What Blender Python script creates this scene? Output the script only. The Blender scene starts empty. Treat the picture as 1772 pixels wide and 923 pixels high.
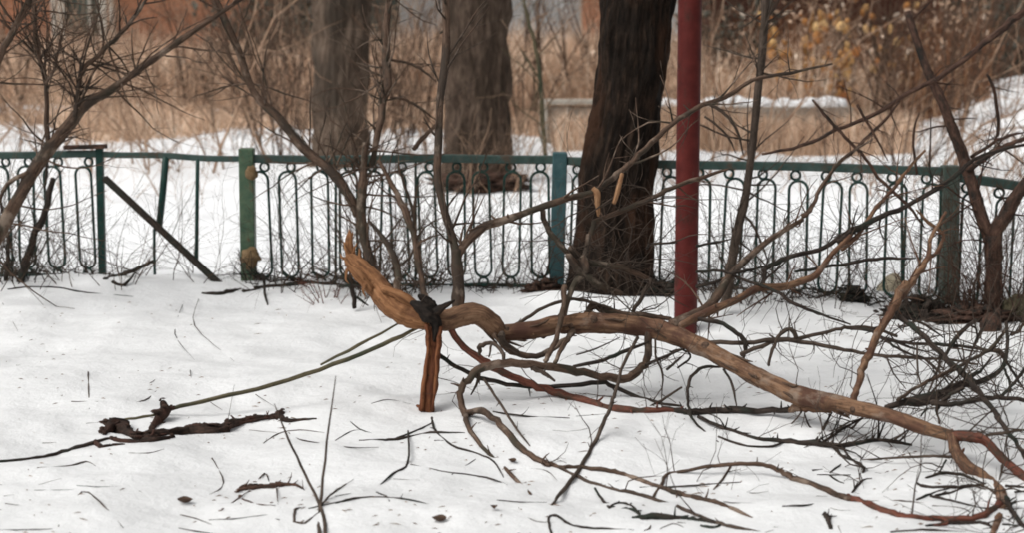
import bpy, math, random
import numpy as np
from mathutils import Vector, noise as mnoise

scene = bpy.context.scene
COL = scene.collection
rnd = random.Random(7)
nrs = np.random.RandomState(11)

# ------------------------------------------------------------------ camera
F = 2900.0                      # focal length in photo pixels (photo is 1772 wide)
CX, CY, HORIZON, CAMH = 886.0, 461.5, 36.0, 1.6
PITCH = math.atan((CY - HORIZON) / F)
cam_data = bpy.data.cameras.new('camera')
cam_data.sensor_width = 36.0
cam_data.lens = 36.0 * F / 1772.0
cam_data.clip_start = 0.1
cam_data.clip_end = 1500.0
cam_data.dof.use_dof = True
cam_data.dof.focus_distance = 7.2
cam_data.dof.aperture_fstop = 2.6
cam = bpy.data.objects.new('camera', cam_data)
COL.objects.link(cam)
cam.location = (0, 0, CAMH)
cam.rotation_euler = (math.pi / 2 - PITCH, 0, 0)
scene.camera = cam

# ------------------------------------------------------------------ sky, sun, exposure (overcast winter day)
SUN_EL, SUN_ROT = math.radians(54), math.radians(240)
world = bpy.data.worlds.new('World')
scene.world = world
world.use_nodes = True
wn, wl = world.node_tree.nodes, world.node_tree.links
bg = wn['Background']
sky = wn.new('ShaderNodeTexSky')
sky.sky_type = 'NISHITA'
sky.sun_disc = False
sky.sun_elevation = SUN_EL
sky.sun_rotation = SUN_ROT
sky.dust_density = 4.0
sky.air_density = 1.0
hsv = wn.new('ShaderNodeHueSaturation')          # cloud cover takes the blue out of the sky
hsv.inputs['Saturation'].default_value = 0.12
wl.new(sky.outputs['Color'], hsv.inputs['Color'])
wl.new(hsv.outputs['Color'], bg.inputs['Color'])
bg.inputs['Strength'].default_value = 0.095
sun_d = bpy.data.lights.new('sun', 'SUN')
sun_d.energy = 1.4
sun_d.angle = math.radians(45)
sun_d.color = (1.0, 0.985, 0.96)
sun = bpy.data.objects.new('sun', sun_d)
COL.objects.link(sun)
# direction matches the sky texture (rotation measured from +Y towards +X)
sd = Vector((math.sin(SUN_ROT) * math.cos(SUN_EL), math.cos(SUN_ROT) * math.cos(SUN_EL), math.sin(SUN_EL)))
sun.rotation_euler = sd.to_track_quat('Z', 'Y').to_euler()
scene.view_settings.view_transform = 'Standard'
scene.view_settings.look = 'None'
scene.view_settings.gamma = 1.0
scene.view_settings.use_curve_mapping = False
scene.view_settings.exposure = 0.42
scene.cycles.filter_width = 1.7

# ------------------------------------------------------------------ terrain height and photo geometry
_tab = np.random.RandomState(3).rand(256, 256)


def vnoise(x, y):
    x = np.asarray(x, dtype=float); y = np.asarray(y, dtype=float)
    xi = np.floor(x).astype(int); yi = np.floor(y).astype(int)
    fx = x - xi; fy = y - yi
    fx = fx * fx * (3 - 2 * fx); fy = fy * fy * (3 - 2 * fy)
    a = _tab[xi & 255, yi & 255]; b = _tab[(xi + 1) & 255, yi & 255]
    c = _tab[xi & 255, (yi + 1) & 255]; d = _tab[(xi + 1) & 255, (yi + 1) & 255]
    return (a * (1 - fx) + b * fx) * (1 - fy) + (c * (1 - fx) + d * fx) * fy - 0.5


def sstep(a, b, x):
    t = np.clip((np.asarray(x, dtype=float) - a) / (b - a), 0, 1)
    return t * t * (3 - 2 * t)


def height(x, y):
    x = np.asarray(x, dtype=float); y = np.asarray(y, dtype=float)
    h = 0.06 * vnoise(x * 0.45 + 7.3, y * 0.45 + 2.1)
    h = h + 0.05 * vnoise(x * 1.3 + 31.7, y * 1.6 + 12.9)
    h = h + 0.046 * vnoise(x * 3.1 + 3.3, y * 3.9 + 55.2)
    h = h + 0.018 * vnoise(x * 7.7 + 71.1, y * 8.9 + 5.4)
    h = h + 0.007 * vnoise(x * 19.0 + 11.0, y * 23.0 + 91.0)
    h = h + 0.075 * np.exp(-((x + 2.7) / 0.75) ** 2 - ((y - 9.75) / 0.42) ** 2)
    h = h + 0.06 * np.exp(-((x - 0.62) / 0.6) ** 2 - ((y - 9.5) / 0.5) ** 2)
    h = h + 0.03 * np.exp(-((y - 9.75 + 0.09 * x) / 0.4) ** 2)
    # melt hollows round the pole, the stub, the fork, the black tree and the rotten branch
    for (mx, my, mr, md) in ((0.89, 8.60, 0.13, 0.045), (-0.354, 6.80, 0.10, 0.03), (1.57, 5.42, 0.13, 0.03), (0.60, 9.75, 0.42, 0.05), (1.95, 6.05, 0.35, 0.02)):
        h = h - md * np.exp(-((x - mx) / mr) ** 2 - ((y - my) / (mr * 0.9)) ** 2)
    h = h - 0.022 * np.exp(-((y - 6.50 - 0.12 * (x + 1.3)) / 0.10) ** 2) * sstep(-1.85, -1.5, x) * (1 - sstep(-1.0, -0.7, x))
    far = sstep(14, 24, y)
    h = h + 0.22 * far * vnoise(x * 0.35 + 4.4, y * 0.3 + 8.8)
    h = h + 0.95 * sstep(5.4, 9.0, x - 0.12 * (y - 24)) * sstep(18.5, 23, y) * (1 - 0.75 * sstep(27, 34, y))
    return h


def hgt(x, y):
    return float(height(x, y))


CT, ST = math.cos(PITCH), math.sin(PITCH)


def P(px, py, Y):
    """the world point at distance Y in front that the photo shows at px, py"""
    a = (px - CX) / F
    b = -(py - CY) / F
    s = Y / (b * ST + CT)
    return Vector((a * s, Y, CAMH + s * (b * CT - ST)))


def G(px, py, lift=0.0):
    """the point of the snow surface that the photo shows at px, py"""
    z = lift
    a = (px - CX) / F
    b = -(py - CY) / F
    v = b * CT - ST
    if v > -0.004:
        v = -0.004
    p = Vector((0, 0, 0))
    for _ in range(8):
        s = (z - CAMH) / v
        p = Vector((a * s, s * (b * ST + CT), z))
        z = 0.5 * z + 0.5 * (hgt(p.x, p.y) + lift)
    return p


def pxm(p):
    """metres per photo pixel at a world point"""
    return (p.y * CT - (p.z - CAMH) * ST) / F


FR = {'P': (0, 0, 1), 'L': (0, 500, 2.182), 'M': (580, 500, 2.182), 'R': (1172, 500, 2.182),
      'A': (0, 0, 2.978), 'B': (440, 0, 2.978), 'C': (880, 0, 2.978), 'D': (1322, 0, 2.978),
      'E': (0, 240, 2.978), 'F': (440, 240, 2.978), 'G': (880, 240, 2.978), 'H': (1322, 240, 2.978),
      'a': (1472, 520, 4.613), 'b': (1172, 540, 4.613), 'c': (1472, 723, 4.613), 'd': (1172, 723, 4.613),
      'e': (880, 723, 4.613), 'f': (880, 530, 4.613), 'g': (590, 530, 4.613),
      'h': (1472, 220, 4.613), 'i': (1472, 380, 4.613), 'j': (1172, 380, 4.613), 'k': (890, 380, 4.613),
      'l': (590, 380, 4.613), 'n': (1172, 0, 4.613)}


def fr(f, pts):
    x0, y0, s = FR[f]
    return [(x0 + p[0] / s, y0 + p[1] / s) for p in pts]


# ------------------------------------------------------------------ materials
def new_mat(name):
    m = bpy.data.materials.new(name)
    m.use_nodes = True
    nt = m.node_tree
    b = nt.nodes['Principled BSDF']
    return m, nt, nt.nodes, nt.links, b


def noise_node(nt, vec, scale, detail=4, rough=0.6, mapscale=None):
    n = nt.nodes.new('ShaderNodeTexNoise')
    n.inputs['Scale'].default_value = scale
    n.inputs['Detail'].default_value = detail
    n.inputs['Roughness'].default_value = rough
    if vec is not None:
        if mapscale:
            mp = nt.nodes.new('ShaderNodeMapping')
            mp.inputs['Scale'].default_value = mapscale
            nt.links.new(vec, mp.inputs['Vector'])
            vec = mp.outputs['Vector']
        nt.links.new(vec, n.inputs['Vector'])
    return n


def ramp(nt, fac, stops):
    r = nt.nodes.new('ShaderNodeValToRGB')
    els = r.color_ramp.elements
    while len(els) < len(stops):
        els.new(0.5)
    for e, (p, c) in zip(els, stops):
        e.position = p
        e.color = (c[0], c[1], c[2], 1)
    nt.links.new(fac, r.inputs['Fac'])
    return r


def mixc(nt, fac, a, b):
    m = nt.nodes.new('ShaderNodeMix')
    m.data_type = 'RGBA'
    if isinstance(fac, float):
        m.inputs['Factor'].default_value = fac
    else:
        nt.links.new(fac, m.inputs['Factor'])
    for key, v in (('A', a), ('B', b)):
        sock = [s for s in m.inputs if s.name == key and s.type == 'RGBA'][0]
        if isinstance(v, tuple):
            sock.default_value = (v[0], v[1], v[2], 1)
        else:
            nt.links.new(v, sock)
    return [s for s in m.outputs if s.type == 'RGBA'][0]


def grain_vec(nt):
    at = nt.nodes.new('ShaderNodeAttribute')
    at.attribute_name = 'grain'
    oi = nt.nodes.new('ShaderNodeObjectInfo')
    ml = nt.nodes.new('ShaderNodeMath'); ml.operation = 'MULTIPLY'
    ml.inputs[1].default_value = 13.0
    nt.links.new(oi.outputs['Random'], ml.inputs[0])
    ad = nt.nodes.new('ShaderNodeVectorMath'); ad.operation = 'ADD'
    nt.links.new(at.outputs['Vector'], ad.inputs[0])
    nt.links.new(ml.outputs[0], ad.inputs[1])
    return ad.outputs['Vector']


def bark(name, lo, mid, hi, patch, streak=(70, 70, 7), pscale=14, bump=0.35, rough=0.8, bdist=0.004, plo=0.50, phi=0.64, spec=0.12, k=0.85, stain=None):
    lo, mid, hi, patch = [tuple(k * c for c in q) for q in (lo, mid, hi, patch)]
    m, nt, N, L, b = new_mat(name)
    v = grain_vec(nt)
    n1 = noise_node(nt, v, 1.0, 5, 0.65, streak)
    c1 = ramp(nt, n1.outputs['Fac'], [(0.3, lo), (0.52, mid), (0.74, hi)])
    n2 = noise_node(nt, v, pscale, 3, 0.6, (1, 1, 0.45))
    r2 = ramp(nt, n2.outputs['Fac'], [(plo, (0, 0, 0)), (phi, (1, 1, 1))])
    c = mixc(nt, r2.outputs['Color'], c1.outputs['Color'], patch)
    n3 = noise_node(nt, v, pscale * 4.5, 4, 0.7, (1, 1, 0.6))          # lichen flecks and scars
    r3 = ramp(nt, n3.outputs['Fac'], [(0.56, (0, 0, 0)), (0.63, (0.75, 0.75, 0.75))])
    c = mixc(nt, r3.outputs['Color'], c, tuple(q * 0.45 for q in mid))
    if stain:
        n4 = noise_node(nt, v, 4.2, 5, 0.62, (1.6, 1.6, 1.0))          # long weather stains along the limb
        r4 = ramp(nt, n4.outputs['Fac'], [(0.50, (0, 0, 0)), (0.60, (0.85, 0.85, 0.85))])
        c = mixc(nt, r4.outputs['Color'], c, tuple(k * q for q in stain))
        n5 = noise_node(nt, v, 6.3, 5, 0.65, (1.3, 1.3, 1.0))
        r5 = ramp(nt, n5.outputs['Fac'], [(0.55, (0, 0, 0)), (0.66, (0.7, 0.7, 0.7))])
        c = mixc(nt, r5.outputs['Color'], c, (0.26, 0.20, 0.155))
    L.new(c, b.inputs['Base Color'])
    b.inputs['Roughness'].default_value = rough
    b.inputs['Specular IOR Level'].default_value = spec
    bp = N.new('ShaderNodeBump')
    bp.inputs['Strength'].default_value = bump
    bp.inputs['Distance'].default_value = bdist
    L.new(n1.outputs['Fac'], bp.inputs['Height'])
    L.new(bp.outputs['Normal'], b.inputs['Normal'])
    return m


MT = {}
MT['limb'] = bark('peeled limb bark', (0.065, 0.036, 0.024), (0.215, 0.122, 0.072), (0.34, 0.21, 0.13), (0.13, 0.066, 0.044), (60, 60, 9), 7, 0.9, bdist=0.008, stain=(0.085, 0.042, 0.03))
MT['stub'] = bark('raw stub bark', (0.06, 0.022, 0.014), (0.20, 0.075, 0.035), (0.33, 0.15, 0.065), (0.10, 0.035, 0.022), (60, 60, 6), 10, 0.4)
MT['rawwood'] = bark('torn orange wood', (0.11, 0.05, 0.025), (0.30, 0.142, 0.066), (0.44, 0.245, 0.125), (0.15, 0.07, 0.037), (80, 80, 6), 11, 0.6, bdist=0.006)
MT['red'] = bark('reddish bark', (0.07, 0.025, 0.018), (0.17, 0.062, 0.042), (0.25, 0.11, 0.075), (0.07, 0.05, 0.036), (80, 80, 9), 16)
MT['brown'] = bark('brown branch bark', (0.045, 0.028, 0.02), (0.115, 0.072, 0.05), (0.19, 0.13, 0.095), (0.06, 0.05, 0.036), (80, 80, 9), 14, stain=(0.05, 0.038, 0.03))
MT['grey'] = bark('grey twig bark', (0.035, 0.026, 0.02), (0.09, 0.066, 0.051), (0.16, 0.12, 0.094), (0.06, 0.045, 0.034), (90, 90, 12), 18)
MT['dark'] = bark('dark wet bark', (0.017, 0.013, 0.011), (0.045, 0.034, 0.028), (0.095, 0.07, 0.056), (0.03, 0.035, 0.027), (90, 90, 12), 16)
MT['black'] = bark('rotten black wood', (0.006, 0.006, 0.006), (0.016, 0.016, 0.015), (0.035, 0.033, 0.028), (0.03, 0.028, 0.018), (50, 50, 20), 20)
MT['olive'] = bark('olive stick bark', (0.05, 0.045, 0.025), (0.12, 0.10, 0.06), (0.2, 0.17, 0.11), (0.05, 0.055, 0.035), (90, 90, 6), 8)
MT['bush'] = bark('bush twig bark', (0.05, 0.033, 0.024), (0.13, 0.082, 0.057), (0.21, 0.14, 0.10), (0.08, 0.05, 0.036), (60, 60, 8), 8)
MT['brush'] = bark('pale brush bark', (0.17, 0.095, 0.058), (0.44, 0.29, 0.195), (0.62, 0.45, 0.33), (0.28, 0.15, 0.09), (60, 60, 8), 8)
MT['rotbark'] = bark('rotten flaking bark', (0.014, 0.011, 0.009), (0.04, 0.026, 0.02), (0.10, 0.06, 0.045), (0.085, 0.04, 0.029), (60, 60, 25), 10, 0.8, bdist=0.006)
MT['knot'] = bark('rotten knot wood', (0.008, 0.007, 0.006), (0.022, 0.017, 0.014), (0.05, 0.036, 0.028), (0.035, 0.022, 0.015), (50, 50, 25), 20, 0.8, bdist=0.006)
MT['redbrush'] = bark('red brown brush bark', (0.06, 0.03, 0.019), (0.15, 0.08, 0.05), (0.26, 0.155, 0.10), (0.10, 0.05, 0.03), (60, 60, 8), 8)
MT['splinter'] = bark('pale splinter wood', (0.2, 0.10, 0.05), (0.38, 0.21, 0.11), (0.52, 0.33, 0.2), (0.25, 0.12, 0.06), (120, 120, 8), 20)
MT['litter'] = bark('bark litter', (0.03, 0.02, 0.015), (0.085, 0.047, 0.034), (0.16, 0.095, 0.066), (0.025, 0.022, 0.019), (50, 50, 18), 22, 0.5)
MT['darktree'] = bark('dark tree bark', (0.006, 0.005, 0.004), (0.022, 0.015, 0.011), (0.07, 0.044, 0.03), (0.055, 0.028, 0.017), (30, 30, 7), 4, 1.0, bdist=0.03, spec=0.08, k=0.8)
MT['fartree'] = bark('brown tree bark', (0.045, 0.032, 0.024), (0.105, 0.075, 0.055), (0.165, 0.125, 0.095), (0.055, 0.042, 0.032), (24, 24, 6), 3.0, 1.0, bdist=0.03, spec=0.1, k=1.15)
MT['fartree2'] = bark('dark brown tree bark', (0.03, 0.02, 0.015), (0.075, 0.052, 0.038), (0.13, 0.095, 0.07), (0.04, 0.028, 0.02), (24, 24, 6), 3.0, 1.0, bdist=0.03, spec=0.1, k=1.15)


def paint(name, base, worn, rust, rough=0.45, scale=18, rlo=0.62, rhi=0.7):
    m, nt, N, L, b = new_mat(name)
    tc = N.new('ShaderNodeTexCoord')
    geo = N.new('ShaderNodeNewGeometry')
    n1 = noise_node(nt, geo.outputs['Position'], scale, 5, 0.65)
    c1 = ramp(nt, n1.outputs['Fac'], [(0.35, base), (0.7, worn)])
    n2 = noise_node(nt, geo.outputs['Position'], scale * 0.6, 6, 0.7, (1.3, 1.3, 0.7))
    r2 = ramp(nt, n2.outputs['Fac'], [(rlo, (0, 0, 0)), (rhi, (1, 1, 1))])
    c = mixc(nt, r2.outputs['Color'], c1.outputs['Color'], rust)
    L.new(c, b.inputs['Base Color'])
    rr = ramp(nt, n2.outputs['Fac'], [(rlo, (rough, rough, rough)), (rhi, (0.85, 0.85, 0.85))])
    L.new(rr.outputs['Color'], b.inputs['Roughness'])
    bp = N.new('ShaderNodeBump')
    b.inputs['Specular IOR Level'].default_value = 0.2
    bp.inputs['Strength'].default_value = 0.25
    bp.inputs['Distance'].default_value = 0.003
    L.new(n2.outputs['Fac'], bp.inputs['Height'])
    L.new(bp.outputs['Normal'], b.inputs['Normal'])
    return m


MT['green'] = paint('green fence paint', (0.009, 0.034, 0.028), (0.018, 0.055, 0.043), (0.045, 0.03, 0.022))
MT['greenrail'] = paint('green rail paint', (0.030, 0.058, 0.050), (0.060, 0.092, 0.080), (0.075, 0.058, 0.043), rlo=0.55, rhi=0.66)
MT['greenpost'] = paint('green post paint', (0.055, 0.105, 0.066), (0.115, 0.165, 0.10), (0.13, 0.085, 0.05), rlo=0.58, rhi=0.68)
MT['tealpost'] = paint('teal post paint', (0.036, 0.085, 0.092), (0.065, 0.125, 0.132), (0.06, 0.06, 0.05), rlo=0.6, rhi=0.7)
MT['greypost'] = paint('grey green post paint', (0.065, 0.09, 0.075), (0.105, 0.13, 0.108), (0.09, 0.066, 0.047), rlo=0.52, rhi=0.66)
MT['redpole'] = paint('red pole paint', (0.062, 0.0065, 0.005), (0.105, 0.016, 0.012), (0.045, 0.016, 0.011), rough=0.5, scale=11, rlo=0.56, rhi=0.66)
MT['rustmetal'] = paint('rusty garage sheet', (0.035, 0.012, 0.007), (0.065, 0.022, 0.012), (0.11, 0.045, 0.02), rough=0.75, scale=1.2, rlo=0.55, rhi=0.72)
MT['darkboard'] = paint('dark shed boards', (0.025, 0.02, 0.016), (0.06, 0.045, 0.034), (0.09, 0.06, 0.04), rough=0.85, scale=1.4, rlo=0.5, rhi=0.7)
MT['greywall'] = paint('grey panel wall', (0.30, 0.30, 0.29), (0.40, 0.40, 0.39), (0.22, 0.21, 0.2), rough=0.85, scale=0.8, rlo=0.6, rhi=0.75)
MT['concrete'] = paint('old concrete', (0.34, 0.29, 0.24), (0.47, 0.42, 0.36), (0.24, 0.19, 0.14), rough=0.9, scale=2.2, rlo=0.52, rhi=0.7)
MT['cream'] = paint('cream trim', (0.45, 0.42, 0.36), (0.56, 0.53, 0.47), (0.3, 0.27, 0.22), rough=0.7, scale=2)
MT['pane'] = paint('dull window pane', (0.055, 0.07, 0.06), (0.09, 0.11, 0.095), (0.12, 0.13, 0.12), rough=0.15, scale=0.7)
MT['lichen'] = paint('rusty lichen', (0.16, 0.10, 0.05), (0.26, 0.18, 0.10), (0.09, 0.05, 0.03), rough=0.95, scale=40)
MT['stone'] = paint('pale stone', (0.36, 0.31, 0.22), (0.50, 0.45, 0.34), (0.22, 0.19, 0.12), rough=0.9, scale=9)


def make_brick():
    m, nt, N, L, b = new_mat('orange brickwork')
    tc = N.new('ShaderNodeTexCoord')
    mp = N.new('ShaderNodeMapping')
    mp.inputs['Rotation'].default_value = (math.pi / 2, 0, 0)
    L.new(tc.outputs['Object'], mp.inputs['Vector'])
    bt = N.new('ShaderNodeTexBrick')
    bt.inputs['Color1'].default_value = (0.42, 0.18, 0.10, 1)
    bt.inputs['Color2'].default_value = (0.34, 0.15, 0.085, 1)
    bt.inputs['Mortar'].default_value = (0.34, 0.26, 0.2, 1)
    bt.inputs['Scale'].default_value = 1.0
    bt.inputs['Brick Width'].default_value = 0.26
    bt.inputs['Row Height'].default_value = 0.077
    bt.inputs['Mortar Size'].default_value = 0.006
    L.new(mp.outputs['Vector'], bt.inputs['Vector'])
    n = noise_node(nt, tc.outputs['Object'], 1.3, 5)
    r = ramp(nt, n.outputs['Fac'], [(0.4, (0.75, 0.72, 0.7)), (0.65, (1.05, 1.0, 0.95))])
    mx = N.new('ShaderNodeMix'); mx.data_type = 'RGBA'; mx.blend_type = 'MULTIPLY'
    mx.inputs['Factor'].default_value = 1.0
    ins = [s for s in mx.inputs if s.type == 'RGBA']
    L.new(bt.outputs['Color'], ins[0]); L.new(r.outputs['Color'], ins[1])
    L.new([s for s in mx.outputs if s.type == 'RGBA'][0], b.inputs['Base Color'])
    b.inputs['Roughness'].default_value = 0.9
    b.inputs['Specular IOR Level'].default_value = 0.1
    return m


MT['brick'] = make_brick()


def make_snow():
    m, nt, N, L, b = new_mat('old snow')
    geo = N.new('ShaderNodeNewGeometry')
    pos = geo.outputs['Position']
    # snow base colour: darker on this side of the fence, whiter beyond it
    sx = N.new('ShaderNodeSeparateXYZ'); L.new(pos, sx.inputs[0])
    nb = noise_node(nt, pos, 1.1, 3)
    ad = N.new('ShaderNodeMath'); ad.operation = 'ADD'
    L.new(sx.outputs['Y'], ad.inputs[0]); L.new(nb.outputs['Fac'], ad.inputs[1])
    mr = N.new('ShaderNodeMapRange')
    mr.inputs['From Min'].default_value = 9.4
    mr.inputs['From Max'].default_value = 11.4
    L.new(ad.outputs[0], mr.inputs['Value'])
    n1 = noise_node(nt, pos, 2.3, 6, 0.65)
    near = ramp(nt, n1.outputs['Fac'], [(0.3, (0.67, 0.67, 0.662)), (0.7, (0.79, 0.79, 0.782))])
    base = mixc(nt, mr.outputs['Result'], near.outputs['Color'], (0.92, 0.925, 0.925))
    # brown needles, seed husks and grit
    n2 = noise_node(nt, pos, 46, 2, 0.5)
    n3 = noise_node(nt, pos, 2.0, 3, 0.6)
    mu = N.new('ShaderNodeMath'); mu.operation = 'MULTIPLY'
    r2 = ramp(nt, n2.outputs['Fac'], [(0.70, (0, 0, 0)), (0.78, (0.6, 0.6, 0.6))])
    r3 = ramp(nt, n3.outputs['Fac'], [(0.45, (0, 0, 0)), (0.62, (0.8, 0.8, 0.8))])
    L.new(r2.outputs['Color'], mu.inputs[0]); L.new(r3.outputs['Color'], mu.inputs[1])
    c = mixc(nt, mu.outputs[0], base, (0.45, 0.40, 0.34))
    L.new(c, b.inputs['Base Color'])
    b.inputs['Roughness'].default_value = 0.62
    b.inputs['Specular IOR Level'].default_value = 0.3
    n4 = noise_node(nt, pos, 22, 6, 0.62)
    n5 = noise_node(nt, pos, 160, 3, 0.6)
    m5 = N.new('ShaderNodeMath'); m5.operation = 'MULTIPLY'; m5.inputs[1].default_value = 0.08
    L.new(n5.outputs['Fac'], m5.inputs[0])
    a5 = N.new('ShaderNodeMath'); a5.operation = 'ADD'
    L.new(n4.outputs['Fac'], a5.inputs[0]); L.new(m5.outputs[0], a5.inputs[1])
    bp = N.new('ShaderNodeBump')
    bp.inputs['Strength'].default_value = 0.5
    bp.inputs['Distance'].default_value = 0.02
    L.new(a5.outputs[0], bp.inputs['Height'])
    L.new(bp.outputs['Normal'], b.inputs['Normal'])
    return m


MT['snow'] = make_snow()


def grass_mat(name, c0, c1, c2):
    m, nt, N, L, b = new_mat(name)
    at = N.new('ShaderNodeAttribute'); at.attribute_name = 'tone'
    r = ramp(nt, at.outputs['Fac'], [(0.0, c0), (0.5, c1), (1.0, c2)])
    L.new(r.outputs['Color'], b.inputs['Base Color'])
    b.inputs['Roughness'].default_value = 0.8
    b.inputs['Specular IOR Level'].default_value = 0.2
    return m


MT['grass'] = grass_mat('dry grass', (0.44, 0.28, 0.18), (0.72, 0.51, 0.36), (0.83, 0.70, 0.56))
MT['weed'] = grass_mat('reddish dead weed', (0.09, 0.036, 0.018), (0.21, 0.092, 0.046), (0.46, 0.28, 0.15))
MT['evergreen'] = grass_mat('dull evergreen leaf', (0.022, 0.026, 0.02), (0.055, 0.06, 0.046), (0.14, 0.14, 0.115))
MT['leaf'] = grass_mat('dry orange leaf', (0.27, 0.10, 0.03), (0.47, 0.23, 0.075), (0.66, 0.43, 0.19))
MT['deadleaf'] = grass_mat('dead brown leaf', (0.05, 0.03, 0.02), (0.12, 0.07, 0.045), (0.25, 0.16, 0.10))


# ------------------------------------------------------------------ mesh builder
class MB:
    def __init__(self):
        self.v = []; self.f = []; self.g = []

    def tube(self, pts, rad, sides=6, wob=0.06, caps=True, bump=0.0, bfreq=8.0, l0=0.0, ridge=0.0):
        n = len(pts)
        base = len(self.v)
        tang = []
        for i in range(n):
            t = pts[min(i + 1, n - 1)] - pts[max(i - 1, 0)]
            if t.length < 1e-9:
                t = Vector((0, 0, 1))
            tang.append(t.normalized())
        ref = Vector((0, 0, 1)) if abs(tang[0].z) < 0.9 else Vector((1, 0, 0))
        u = tang[0].cross(ref).normalized()
        ln = l0
        sd = rnd.uniform(0, 50)
        for i in range(n):
            t = tang[i]
            u = (u - t * u.dot(t))
            if u.length < 1e-6:
                u = t.orthogonal()
            u.normalize()
            w = t.cross(u)
            if i:
                ln += (pts[i] - pts[i - 1]).length
            rr = rad[i] * (1 + wob * rnd.uniform(-1, 1))
            for k in range(sides):
                a = 2 * math.pi * k / sides
                c, s = math.cos(a), math.sin(a)
                q = rr
                if bump:
                    q = rr * (1 + bump * mnoise.noise(Vector((c * 1.6 + sd, s * 1.6, ln * bfreq)))
                              + 0.5 * bump * mnoise.noise(Vector((c * 4 + sd, s * 4, ln * bfreq * 1.3))))
                if ridge:                                   # furrowed bark: plates split by long cracks
                    a1 = abs(mnoise.noise(Vector((c * 5.5 + sd, s * 5.5, ln * 2.2))))
                    a2 = abs(mnoise.noise(Vector((c * 11 + sd, s * 11, ln * 5.0 + 9))))
                    q += rr * ridge * (min(a1 * 3.2, 1) - 0.6 + 0.5 * (min(a2 * 3, 1) - 0.5))
                self.v.append(pts[i] + (u * c + w * s) * q)
                self.g.append((rr * c, rr * s, ln))
        for i in range(n - 1):
            for k in range(sides):
                k2 = (k + 1) % sides
                a = base + i * sides
                self.f.append((a + k, a + k2, a + sides + k2, a + sides + k))
        if caps:
            for i, sgn in ((0, -1), (n - 1, 1)):
                idx = len(self.v)
                self.v.append(pts[i] + tang[i] * (sgn * rad[i] * 0.4))
                self.g.append((0, 0, 0.0 if i == 0 else ln))
                a = base + i * sides
                for k in range(sides):
                    k2 = (k + 1) % sides
                    self.f.append((a + k2, a + k, idx) if i == 0 else (a + k, a + k2, idx))

    def box(self, x0, x1, y0, y1, z0, z1):
        b = len(self.v)
        for z in (z0, z1):
            for (x, y) in ((x0, y0), (x1, y0), (x1, y1), (x0, y1)):
                self.v.append(Vector((x, y, z))); self.g.append((x, y, z))
        for q in ((0, 3, 2, 1), (4, 5, 6, 7), (0, 1, 5, 4), (1, 2, 6, 5), (2, 3, 7, 6), (3, 0, 4, 7)):
            self.f.append(tuple(b + i for i in q))

    def beam(self, a, b, w, h):
        """a rectangular bar from a to b, w across and h high"""
        d = (b - a).normalized()
        s = d.cross(Vector((0, 0, 1)))
        if s.length < 1e-4:
            s = Vector((1, 0, 0))
        s.normalize()
        t = s.cross(d)
        i0 = len(self.v)
        for p in (a, b):
            for (i, j) in ((-1, -1), (1, -1), (1, 1), (-1, 1)):
                self.v.append(p + s * (i * w / 2) + t * (j * h / 2)); self.g.append((i * w / 2, j * h / 2, p.x))
        for q in ((0, 1, 2, 3), (7, 6, 5, 4), (0, 4, 5, 1), (1, 5, 6, 2), (2, 6, 7, 3), (3, 7, 4, 0)):
            self.f.append(tuple(i0 + i for i in q))

    def lump(self, c, rx, ry, rz, seed=0, amp=0.25, nu=14, nv=9, freq=1.6):
        b = len(self.v)
        for j in range(nv + 1):
            ph = math.pi * j / nv
            for i in range(nu):
                th = 2 * math.pi * i / nu
                d = Vector((math.sin(ph) * math.cos(th), math.sin(ph) * math.sin(th), math.cos(ph)))
                k = 1 + amp * mnoise.noise(d * freq + Vector((seed * 3.1, seed, 0))) * 1.6
                self.v.append(Vector((c.x + d.x * rx * k, c.y + d.y * ry * k, c.z + d.z * rz * k)))
                self.g.append((d.x * rx, d.y * ry, d.z * rz))
        for j in range(nv):
            for i in range(nu):
                i2 = (i + 1) % nu
                self.f.append((b + j * nu + i, b + (j + 1) * nu + i, b + (j + 1) * nu + i2, b + j * nu + i2))

    def build(self, name, mat, base=Vector((0, 0, 0)), parent=None, smooth=True, stuff=False):
        me = bpy.data.meshes.new(name)
        me.from_pydata([tuple(p - base) for p in self.v], [], self.f)
        at = me.attributes.new('grain', 'FLOAT_VECTOR', 'POINT')
        at.data.foreach_set('vector', np.array(self.g, dtype=np.float32).ravel())
        me.polygons.foreach_set('use_smooth', [smooth] * len(me.polygons))
        me.materials.append(mat)
        o = bpy.data.objects.new(name, me)
        COL.objects.link(o)
        if parent is not None:
            o.parent = parent
        else:
            o.location = base
        if stuff:
            o['kind'] = 'stuff'
        return o


def tag(o, label=None, cat=None, group=None, kind=None):
    if label: o['label'] = label
    if cat: o['category'] = cat
    if group: o['group'] = group
    if kind: o['kind'] = kind
    return o


def empty(name, loc, label, cat, group=None):
    o = bpy.data.objects.new(name, None)
    o.empty_display_size = 0.1
    o.location = loc
    COL.objects.link(o)
    return tag(o, label, cat, group)


def np_mesh(name, verts, tris, tone, mat, smooth=False):
    me = bpy.data.meshes.new(name)
    me.vertices.add(len(verts)); me.vertices.foreach_set('co', np.asarray(verts, dtype=np.float32).ravel())
    me.loops.add(len(tris) * 3); me.loops.foreach_set('vertex_index', np.asarray(tris, dtype=np.int32).ravel())
    me.polygons.add(len(tris))
    me.polygons.foreach_set('loop_start', np.arange(0, len(tris) * 3, 3, dtype=np.int32))
    me.polygons.foreach_set('use_smooth', np.full(len(tris), smooth))
    me.update(calc_edges=True)
    if tone is not None:
        at = me.attributes.new('tone', 'FLOAT', 'POINT')
        at.data.foreach_set('value', np.asarray(tone, dtype=np.float32))
    me.materials.append(mat)
    o = bpy.data.objects.new(name, me)
    COL.objects.link(o)
    return o


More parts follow.
